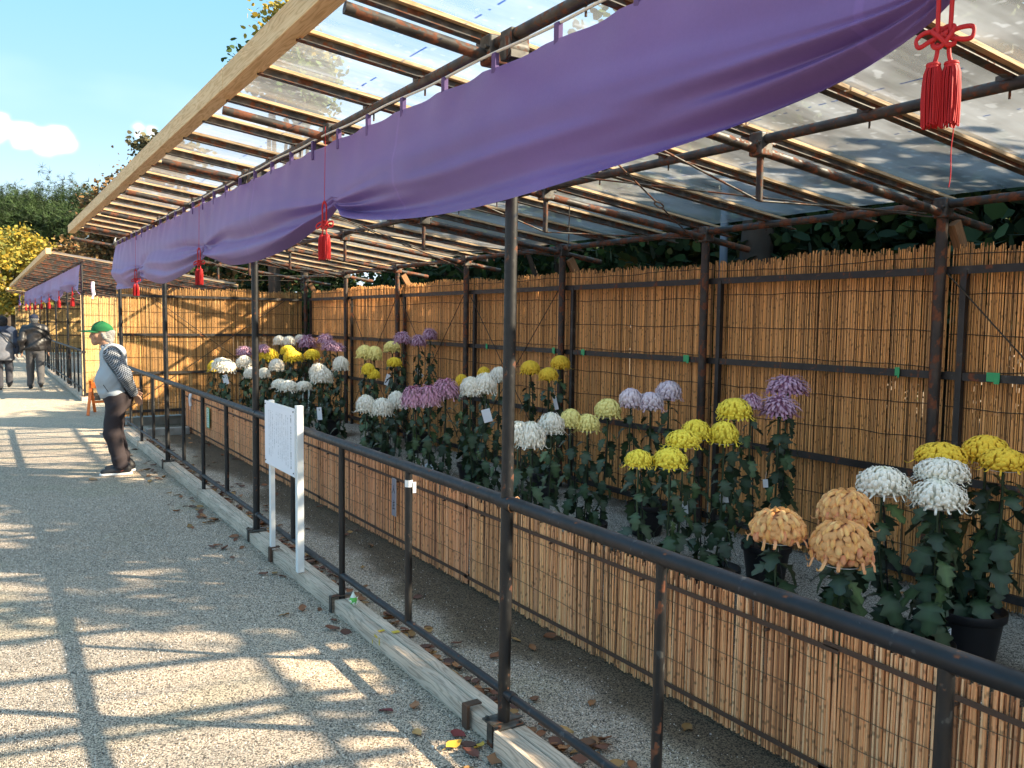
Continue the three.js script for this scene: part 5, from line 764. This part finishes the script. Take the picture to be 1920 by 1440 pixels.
// two walkers seen from behind
function walker(o) {
  const t = thing('person', o.label, 'person', V(o.x, 0, o.d)); t.rotation.y = o.turn; t.scale.setScalar(o.s);
  const ph = o.stride, hd = [0, 1.56, 0.03], shL = [0.19, 1.37, 0], shR = [-0.19, 1.37, 0], elL = [0.26, 1.11, -0.03 - o.arm * 0.1], elR = [-0.26, 1.11, -0.05 + o.arm * 0.1], wrL = [0.25, 0.86, 0.04 - o.arm * 0.1], wrR = [-0.26, 0.87, 0.03 + o.arm * 0.1];
  const kL = [0.1, 0.49, 0.05 + ph * 0.35], aL = [0.1, 0.1, ph * 0.75 - 0.02], kR = [-0.1, 0.49, 0.03 - ph * 0.25], aR = [-0.1, 0.12 + 0.05, -ph * 0.8 - 0.02];
  const head = headField(hd, 0.09, [0, 1]).concat([[[0, 1.49, 0.01], [0, 1.40, -0.005], 0.055, 0.06]]);
  const hands = handPrims(wrL, [0.02, -0.97, 0.25], [-0.2, 0.2, 0.95], -1, 0.4).concat(handPrims(wrR, [-0.02, -0.97, 0.25], [0.2, 0.2, 0.95], 1, 0.4));
  mesh('body', merge([fieldGeo([[[0, 1.33, 0], [0, 0.95, 0], 0.13, 0.13, [1.25, 1, 0.8]], [shL, elL, 0.048, 0.04], [elL, wrL, 0.04, 0.028], [shR, elR, 0.048, 0.04], [elR, wrR, 0.04, 0.028], [[0.09, 0.92, 0], kL, 0.08, 0.055], [kL, aL, 0.055, 0.04], [[-0.09, 0.92, 0], kR, 0.08, 0.055], [kR, aR, 0.055, 0.04]], 0.05, 0.022), fieldGeo(head, 0.022, 0.009), fieldGeo(hands, 0.008, 0.008)]), skinMat, t);
  const jk = [[[0, 1.33, 0], [0, 1.05, 0], 0.165, 0.17, [1.25, 1, 0.85]], [[0, 1.05, 0], [0, o.hem + 0.08, 0], 0.17, 0.185, [1.2, 1, 0.95]], [shL, elL, 0.085, 0.07], [elL, wrL, 0.07, 0.052], [shR, elR, 0.085, 0.07], [elR, wrR, 0.07, 0.052], [[0, 1.44, -0.01], [0, 1.40, -0.005], 0.078, 0.085]];
  const g = fieldGeo(jk, 0.04, 0.013, (d, x, y, z) => smax(d + wrinkle(x, y, z, 0.012, o.seed) + 0.006 * Math.sin(y * 30 + x * 14), (Math.abs(x) < 0.235 ? o.hem : 0.8) - y, 0.012));
  if (o.two) { const p = g.attributes.position, c = new Float32Array(p.count * 3); for (let i = 0; i < p.count; i++) { const x = p.getX(i), y = p.getY(i), z = p.getZ(i); const pale = Math.abs(x) < 0.185 && y < 1.32 && z < 0; const k = pale ? [0.19, 0.19, 0.21] : o.coat; c.set(k, i * 3); } g.setAttribute('color', new THREE.BufferAttribute(c, 3)); }
  mesh(o.two ? 'coat' : 'jacket', g, o.two ? std({ vertexColors: true, roughness: 0.85 }) : phys({ color: RGB(...o.coat), roughness: 0.45, clearcoat: 0.1 }), t);
  mesh('trousers', fieldGeo([[[0, 0.96, 0], [0, 0.88, 0], 0.135, 0.14, [1.1, 1, 0.9]], [[0.09, 0.88, 0], kL, 0.1, 0.08], [kL, [aL[0], aL[1], aL[2]], 0.08, 0.07], [[-0.09, 0.88, 0], kR, 0.1, 0.08], [kR, aR, 0.08, 0.07]], 0.035, 0.013, (d, x, y, z) => d + wrinkle(x, y * 2, z, 0.012, o.seed + 3)), fabric(o.legs), t);
  for (const [a, r] of [[aL, 0.0], [aR, 0.5]]) mesh('shoe', fieldGeo([[[a[0], a[1] - 0.045, a[2] - 0.05], [a[0], a[1] - 0.06 - r * 0.08, a[2] + 0.16], 0.048, 0.036]], 0.01, 0.01), M.black, t);
  if (o.cap) { const c = new THREE.SphereGeometry(0.104, 20, 12, 0, 6.283, 0, 1.65).scale(0.92, 0.9, 1.05).translate(0, 1.6, 0.025); mesh('cap', [c, new THREE.CylinderGeometry(0.08, 0.085, 0.008, 16).scale(1, 1, 1.2).translate(0, 1.585, 0.1)], fabric([0.015, 0.02, 0.045], { side: THREE.DoubleSide }), t); mesh('cap_strap', new THREE.TorusGeometry(0.094, 0.005, 5, 16, 1.6).rotateX(Math.PI / 2).rotateY(-2.35).translate(0, 1.575, 0.02), M.paper, t); }
  mesh('hair', fieldGeo(o.cap ? [[[0, 1.56, -0.01], [0, 1.51, -0.005], 0.088, 0.07, [0.95, 1, 0.9]]] : [[[0, 1.60, 0.01], [0, 1.55, -0.01], 0.107, 0.1, [0.95, 1, 1.02]], [[0, 1.55, -0.04], [0, 1.50, -0.03], 0.08, 0.07]], 0.02, 0.008, (d, x, y, z) => smax(d + 0.004 * Math.sin(x * 160) * Math.sin(y * 90), z - (o.cap ? 0.02 : 0.07), 0.01)), fabric(o.cap ? [0.12, 0.12, 0.12] : [0.012, 0.011, 0.012]), t);
  if (o.two) mesh('bag_strap', tube([new THREE.Vector3(0.16, 1.42, -0.10), new THREE.Vector3(0.02, 1.28, -0.165), new THREE.Vector3(-0.2, 1.02, -0.155), new THREE.Vector3(-0.24, 0.95, -0.05)], 0.012, 5, 20), M.black, t);
}
walker({ label: 'person in black leather jacket and navy cap walking away', x: 1.06, d: 22.4, turn: Math.PI - 0.05, s: 1.04, stride: 0.2, arm: 0.9, hem: 0.88, coat: [0.014, 0.012, 0.013], legs: [0.085, 0.08, 0.08], cap: true, seed: 3 });
walker({ label: 'person in grey and navy coat at the left edge walking away', x: 0.44, d: 22.6, turn: Math.PI + 0.05, s: 1.0, stride: -0.07, arm: -0.3, hem: 0.68, coat: [0.03, 0.042, 0.075], legs: [0.045, 0.045, 0.055], two: true, seed: 6 });

// ---------------------------------------------------------------- trees and fallen leaves
const leafQuad = (() => { const g = new THREE.BufferGeometry(); g.setAttribute('position', new THREE.Float32BufferAttribute([-0.32, 0, 0.1, 0, 0.06, -0.1, 0.34, 0.02, 0.05, 0.05, -0.04, 0.95, -0.3, -0.02, 0.55, 0.36, 0.0, 0.5], 3)); g.setIndex([0, 2, 1, 0, 4, 5, 0, 5, 2, 4, 3, 5]); g.setAttribute('uv', new THREE.Float32BufferAttribute(new Float32Array(12), 2)); g.computeVertexNormals(); return g; })();
const needle = (() => { const g = []; for (let i = 0; i < 7; i++) { const a = i * 0.9, c = new THREE.ConeGeometry(0.035, 1, 3).translate(0, 0.5, 0); c.rotateX(0.9).rotateY(a); g.push(c); } return merge(g); })();
const foliageMat = phys({ color: 0xffffff, roughness: 0.8, transmission: 0.35, thickness: 0, side: THREE.DoubleSide, specularIntensity: 0.3 });
const barkMat = std({ map: tex(128, 256, (u, v) => { const k = 0.5 + 0.8 * fbm(u * 12, v * 3, 12, 3, 401, 4); return [70 * k, 60 * k, 52 * k]; }), bumpMap: tex(128, 256, (u, v) => { const g = 255 * fbm(u * 12, v * 3, 12, 3, 401, 4); return [g, g, g]; }, false), bumpScale: 0.03, roughness: 1 });
// clumps: [x, y, d, rx, ry, rd]; leaves gather in small sprays inside each clump
function crownOf(clumps, n, size, cols, seed, geo = leafQuad, hang = 0) {
  const q = rng(seed), im = new THREE.InstancedMesh(geo, foliageMat, n), m = new THREE.Matrix4(), e = new THREE.Euler(), qt = new THREE.Quaternion(), c = new THREE.Color(), tot = clumps.reduce((s, k) => s + k[3] * k[4] * k[5], 0);
  let k = 0; const g = () => q() + q() + q() - 1.5;
  clumps.forEach((cl, ci) => { const cnt = Math.round(n * cl[3] * cl[4] * cl[5] / tot), sprays = Math.max(6, Math.round(cnt / 26)); let s = null, left = 0, tone = 0; for (let i = 0; i < cnt && k < n; i++) { if (left-- <= 0) { const th = Math.acos(1 - 2 * q()), ph = q() * 6.283, rad = Math.pow(q(), 0.28); s = [cl[0] + cl[3] * rad * Math.sin(th) * Math.cos(ph), cl[1] + cl[4] * rad * Math.cos(th), cl[2] + cl[5] * rad * Math.sin(th) * Math.sin(ph)]; left = 14 + q() * 24; tone = q(); }
    const sp = size * 3.2, x = s[0] + g() * sp, y = s[1] + g() * sp * 0.7 - hang * q() * size * 8, d = s[2] + g() * sp; e.set(q() * 6.28, q() * 6.28, q() * 6.28); const sc = size * (0.6 + 0.8 * q()); m.compose(V(x, y, d), qt.setFromEuler(e), new THREE.Vector3(sc, sc, sc)); im.setMatrixAt(k, m); const co = cols[Math.floor((0.7 * tone + 0.3 * q()) * cols.length * 0.999)], j = 0.7 + 0.6 * q(); im.setColorAt(k, c.setRGB(co[0] * j, co[1] * j, co[2] * j)); k++; } });
  im.count = k; im.name = 'crown'; im.userData.kind = 'stuff'; shade(im); return im;
}
function limb(a, b, r0, r1) { const mid = a.clone().lerp(b, 0.5).add(new THREE.Vector3(rr(-0.12, 0.12), rr(-0.05, 0.1), rr(-0.12, 0.12))), c = new THREE.CatmullRomCurve3([a, mid, b]), g = new THREE.TubeGeometry(c, 10, 1, 8), p = g.attributes.position; for (let i = 0; i <= 10; i++) { const r = mix(r0, r1, i / 10), o = c.getPointAt(i / 10); for (let j = 0; j <= 8; j++) { const k = i * 9 + j; p.setXYZ(k, o.x + (p.getX(k) - o.x) * r, o.y + (p.getY(k) - o.y) * r, o.z + (p.getZ(k) - o.z) * r); } } g.computeVertexNormals(); return g; }
function tree(name, label, cat, x, d, r, clumps, n, size, cols, seed, o = {}) {
  const t = thing(name, label, cat, V(x, 0, d), o.group), top = clumps.reduce((s, c) => Math.max(s, c[1]), 0), bole = o.bole || top * 0.4;
  part('trunk', limb(V(x, -0.1, d), V(x + (o.lean || 0), bole, d), r, r * 0.7), barkMat, t);
  const bs = clumps.filter((c, i) => i < 10).map(c => limb(V(x + (o.lean || 0), bole * rr(0.75, 1), d), V(c[0], c[1], c[2]), r * 0.5, r * 0.12)); part('limb', bs, barkMat, t);
  const cr = crownOf(clumps, n, size, cols, seed, o.geo, o.hang); t.add(cr); cr.position.set(-t.position.x, -t.position.y, -t.position.z); return t;
}
const DG = [[0.020, 0.045, 0.014], [0.030, 0.065, 0.018], [0.016, 0.034, 0.014], [0.05, 0.085, 0.022], [0.026, 0.05, 0.02]];
const blob = (q, x, y, d, rx, ry, rd, n, s = 0.5) => Array.from({ length: n }, () => { const a = q() * 6.283, c = q() * 2 - 1, u = Math.sqrt(q()); return [x + rx * u * Math.cos(a), y + ry * c * 0.8, d + rd * u * Math.sin(a), rx * s * (0.7 + 0.6 * q()), ry * s * (0.6 + 0.5 * q()), rd * s * (0.7 + 0.6 * q())]; });
// evergreens and maples just behind the reed fence
{
  const q = rng(611), pos = ['nearest', 'second', 'third', 'fourth', 'fifth', 'sixth', 'seventh', 'eighth', 'ninth', 'tenth', 'eleventh'];
  const D = [-3.5, -0.3, 2.4, 5.0, 7.2, 9.6, 12.0, 16.5, 21, 26];
  D.forEach((d, i) => { const x = 8.6 + (i % 3) * 1.3, h = i < 6 ? 3.5 + (i % 2) * 0.4 : 3.6; tree('evergreen_tree', `${pos[i]} dark green tree of the row behind the back reed fence`, 'tree', x, d, 0.16, blob(q, x, 3.0, d, 2.0, 1.9, 1.9, 12).concat(blob(q, x + 0.4, 1.1, d + 0.8, 1.6, 0.8, 1.6, 6)), 9000, 0.15, DG, 700 + i, { bole: 1.3, group: 'dark trees behind the back reed fence' }); });
  const D2 = [-4, 1.5, 7, 12, 18, 25]; D2.forEach((d, i) => { const x = 15 + (i % 2) * 2.5; tree('forest_tree', `tall shadowy tree farther behind the fence, ${pos[i]} of its row`, 'tree', x, d, 0.3, blob(q, x, 4.4, d, 3.6, 3.6, 3.4, 14), 9000, 0.26, DG, 730 + i, { bole: 2.5, group: 'tall shadowy trees far behind the fence' }); });
}
// the stout bare trunk behind the fence
{ const t = thing('old_tree', 'stout rough tree trunk rising behind the back reed fence', 'tree', V(5.75, 0, 4.85)); const g = limb(V(5.75, -0.1, 4.85), V(5.62, 2.9, 4.92), 0.20, 0.125); part('trunk', g, barkMat, t); part('limb', [limb(V(5.62, 2.75, 4.92), V(6.1, 4.3, 5.7), 0.10, 0.05), limb(V(5.62, 2.75, 4.92), V(6.4, 4.4, 4.0), 0.10, 0.05)], barkMat, t); const q = rng(88); const cr = crownOf(blob(q, 6.4, 4.2, 4.9, 0.7, 0.4, 1.0, 8), 2400, 0.13, DG, 799); t.add(cr); cr.position.set(-t.position.x, 0, -t.position.z); }
{ const m = mesh('steel_post', rod(V(5.5, 0, 5.2), V(5.5, 3.0, 5.2), 0.035, 10), M.bluePost); tag(m, 'blue grey steel post behind the back reed fence', 'post'); }
// trees that stand taller over the far half of the shed and shade the path
{ const q = rng(633);
  [[-3.2, 3.1], [-1.6, 3.2], [-0.1, 3.35], [1.5, 4.6], [2.9, 4.6], [4.8, 3.9], [6.9, 3.8]].forEach(([d, h], i) => tree('maple_tree', `maple with dark leaves close behind the back reed fence, ${['nearest', 'second', 'third', 'fourth', 'fifth', 'sixth', 'farthest'][i]} of the row`, 'tree', 6.9, d, 0.09, blob(q, 6.8, h - 1.25, d, 0.75, 1.1, 0.95, 12, 0.55).concat(blob(q, 6.9, 2.6, d + 0.3, 0.8, 0.7, 0.9, 5)), i === 3 || i > 3 ? 4200 : 6500, 0.13, i < 3 ? DG : DG.concat([[0.10, 0.08, 0.02]]), 760 + i, { bole: 2.0, group: 'maples close behind the back reed fence' })); }
// far trees at the left
const YL = [[0.34, 0.24, 0.03], [0.26, 0.22, 0.04], [0.16, 0.17, 0.04], [0.40, 0.27, 0.03]], BR = [[0.17, 0.10, 0.04], [0.13, 0.08, 0.04], [0.22, 0.13, 0.05], [0.09, 0.075, 0.035]], PN = [[0.028, 0.062, 0.018], [0.045, 0.088, 0.024], [0.018, 0.038, 0.014]];
{ const q = rng(655);
  const tuft = (x, y, d, s, n) => Array.from({ length: n }, () => [x + (q() - 0.5) * s * 2.4, y + (q() - 0.5) * s * 0.8, d + (q() - 0.5) * s * 2, s * (0.35 + 0.3 * q()), s * (0.2 + 0.15 * q()), s * (0.35 + 0.3 * q())]);
  tree('pine_tree', 'dark green pine against the sky, leftmost of the two', 'tree', 1.6, 70, 0.35, tuft(1.5, 8.8, 70, 2.2, 10).concat(tuft(0.6, 7.4, 70, 2.6, 9), tuft(2.6, 9.6, 70, 1.4, 6)), 7600, 0.42, PN, 801, { geo: needle, bole: 6 });
  tree('pine_tree', 'dark green pine with tufted top right of the first', 'tree', 5.2, 69, 0.35, tuft(5.1, 9.9, 69, 1.7, 10).concat(tuft(5.3, 8.2, 69, 2.4, 10), tuft(5.9, 10.8, 69, 0.9, 5), tuft(3.8, 9.0, 69, 1.1, 5)), 7600, 0.42, PN, 802, { geo: needle, bole: 6 });
  tree('yellow_tree', 'round tree with yellow autumn leaves at the left edge', 'tree', 1.6, 52, 0.3, blob(q, 1.2, 4.1, 52, 2.4, 2.1, 2.2, 22, 0.38), 15000, 0.17, YL, 803, { bole: 2 });
  tree('brown_tree', 'weeping tree with thin brown leaves behind the eaves', 'tree', 5.6, 42, 0.3, blob(q, 6.1, 6.4, 42, 1.7, 2.0, 2.0, 18, 0.4).concat([[6.4, 8.2, 41, 1.2, 0.7, 1.0], [5.2, 8.0, 42, 0.6, 0.35, 0.6], [4.6, 5.8, 42, 0.8, 1.1, 0.8], [7.2, 8.4, 39, 1.0, 0.5, 1.0]]), 8200, 0.17, BR.concat([[0.10, 0.11, 0.05]]), 804, { bole: 3, hang: 1.4 });
  tree('brown_tree', 'low reddish brown tree between the yellow tree and the eaves', 'tree', 4.4, 56, 0.25, blob(q, 4.4, 4.0, 56, 2.6, 2.0, 2, 14, 0.45), 6500, 0.22, BR.concat([[0.22, 0.07, 0.03]]), 805, { bole: 1.6 });
  tree('green_tree', 'leafy green tree top showing above the eaves board', 'tree', 7.4, 25, 0.22, blob(q, 8.1, 8.5, 25, 1.0, 1.0, 1.1, 12, 0.45).concat([[6.75, 9.45, 25.1, 0.36, 0.3, 0.36], [6.9, 8.95, 25.1, 0.36, 0.34, 0.4]]), 3400, 0.16, [[0.06, 0.11, 0.03], [0.09, 0.14, 0.035], [0.045, 0.08, 0.025]], 806, { bole: 5 });
  tree('yellow_tree', 'thin yellowing branches above the eaves board near the top', 'tree', 8.2, 24.4, 0.14, [[7.35, 10.35, 24.7, 0.55, 0.35, 0.5], [7.1, 10.1, 24.7, 0.4, 0.25, 0.4], [7.9, 10.7, 24.6, 0.6, 0.4, 0.5], [8.3, 9.6, 24.5, 0.8, 0.6, 0.7]], 1000, 0.14, YL, 807, { bole: 6 });
  tree('dark_tree', 'small dark tree crown peeping over the eaves board', 'tree', 6.6, 36, 0.2, blob(q, 6.4, 8.1, 36, 1.0, 0.55, 0.9, 7, 0.5), 1300, 0.2, [[0.07, 0.075, 0.04], [0.10, 0.09, 0.045]], 808, { bole: 5 });
  for (let i = 0; i < 7; i++) { const x = -9 + i * 5.4 + (q() - 0.5) * 2, d = 84 + q() * 10; tree('forest_tree', `hazy autumn tree in the far line beyond the path, ${['leftmost', 'second', 'third', 'fourth', 'fifth', 'sixth', 'seventh'][i]} from left`, 'tree', x, d, 0.35, blob(q, x, 2.4, d, 3.6, 1.9, 3, 12), 4200, 0.4, i % 2 ? BR.concat(YL) : PN.concat(BR), 820 + i, { bole: 2.4, group: 'far tree line beyond the path' }); }
  for (let i = 0; i < 5; i++) { const x = 9.5 + (i % 2) * 2, d = 30 + i * 6; tree('autumn_tree', `brown and green tree behind the second shed, ${['nearest', 'second', 'third', 'fourth', 'farthest'][i]} of five`, 'tree', x, d, 0.25, blob(q, x, 3.6, d, 2.6, 2.5, 2.6, 12), 5200, 0.22, BR.concat(DG), 840 + i, { bole: 2, group: 'trees behind the second shed' }); }
}
// fallen leaves
const fl = (() => { const g = []; const mk = (k) => { const q = rng(70 + k), pos = [], idx = [], ts = [0, 0.15, 0.4, 0.7, 1.0], ws = [0.02, 0.2, 0.34, 0.24, 0.0]; ts.forEach((t, i) => { for (const s of [-1, 0, 1]) pos.push(s * ws[i] * (0.85 + 0.3 * q()), 0.10 * (s ? 1 : 0) * (0.5 + q()) + 0.28 * (t - 0.5) ** 2 * (k % 2 ? 1 : -0.6) + 0.06, t - 0.5); }); for (let i = 0; i < 4; i++) for (let j = 0; j < 2; j++) { const a = i * 3 + j; idx.push(a, a + 3, a + 1, a + 1, a + 3, a + 4); } const o = new THREE.BufferGeometry(); o.setAttribute('position', new THREE.Float32BufferAttribute(pos, 3)); o.setAttribute('uv', new THREE.Float32BufferAttribute(new Float32Array(30), 2)); o.setIndex(idx); o.computeVertexNormals(); const st = rod(new THREE.Vector3(0, 0.07, -0.5), new THREE.Vector3(0.05, 0.05, -0.8), 0.012, 4); return merge([o, st]); }; for (let k = 0; k < 4; k++) g.push(mk(k)); return g; })();
const leafM = std({ color: 0xffffff, roughness: 0.7, side: THREE.DoubleSide });
{
  const q = rng(515), tones = [[0.20, 0.075, 0.03], [0.13, 0.045, 0.022], [0.26, 0.11, 0.04], [0.10, 0.04, 0.025], [0.30, 0.16, 0.05]], N = 620, m = new THREE.Matrix4(), e = new THREE.Euler(), qt = new THREE.Quaternion(), c = new THREE.Color();
  for (let v = 0; v < 2; v++) { const im = new THREE.InstancedMesh(fl[v], leafM, N / 2);
    for (let i = 0; i < N / 2; i++) { const z = q(), cl = q(); let d = 1.6 + 11 * q(), x; const near = fbm(d * 1.4 + 3, 5, 0, 0, 77, 2); if (z < 0.72) x = 1.86 + Math.abs(q() + q() - 1) * 0.22 * (0.5 + near); else if (z < 0.84) x = 1.66 - Math.abs(q() + q() - 1) * 0.35; else if (z < 0.9) x = 2.1 + q() * 0.5; else { x = 2.75 + q() * 1.7; }
      const s = 0.045 + 0.04 * q(), y = x > LOWX + 0.06 ? bedY(x, d) : bump2(x, d) * (x > 1.76 ? 0.8 : 1); e.set((q() - 0.5) * 0.7, q() * 6.28, (q() - 0.5) * 0.7); m.compose(V(x, y + 0.004 + 0.012 * q() * (z < 0.72 ? 1 : 0.3), d), qt.setFromEuler(e), new THREE.Vector3(s, s, s)); im.setMatrixAt(i, m); const t = tones[Math.floor(q() * 5)], j = 0.7 + 0.6 * q(); im.setColorAt(i, c.setRGB(t[0] * j, t[1] * j, t[2] * j)); }
    im.name = numbered('fallen_leaves'); shade(im); tag(im, v ? 'crumpled brown and rust fallen leaves along the kerb' : 'curled reddish fallen leaves heaped behind the kerb', 'leaves', null, 'stuff'); scene.add(im); }
  [[1.49, 3.03, [0.50, 0.27, 0.09], 'tan fallen leaf alone on the gravel left of the leaf cluster'], [1.57, 2.86, [0.62, 0.36, 0.04], 'large yellow fallen leaf in front of the kerb plank'], [1.60, 2.78, [0.16, 0.05, 0.03], 'dark brown fallen leaf touching the yellow one'], [1.655, 2.80, [0.60, 0.36, 0.05], 'yellow brown fallen leaf against the kerb plank'], [1.63, 2.93, [0.20, 0.025, 0.02], 'deep red fallen leaf by the end of the kerb plank'], [1.655, 2.68, [0.33, 0.15, 0.07], 'pale rust fallen leaf nearest the bottom by the plank'], [1.46, 3.28, [0.16, 0.025, 0.025], 'dark red fallen leaf alone on the shaded gravel'], [1.585, 3.25, [0.34, 0.15, 0.07], 'rust fallen leaf below the kerb stake'], [0.96, 9.7, [0.4, 0.2, 0.08], 'orange fallen leaf on the path before the shoes']].forEach(([x, d, c, l], i) => { const f = mesh('fallen_leaf', fl[i % 4], std({ color: RGB(...c), roughness: 0.65, side: THREE.DoubleSide })); const s = i === 8 ? 0.09 : 0.065 + 0.012 * (i % 3); f.scale.setScalar(s); f.position.copy(V(x, bump2(x, d) + 0.004, d)); f.rotation.set(0.1 * (i % 3 - 1), i * 1.7, 0.12); tag(f, l, 'leaf'); });
}
renderer.render(scene, camera);
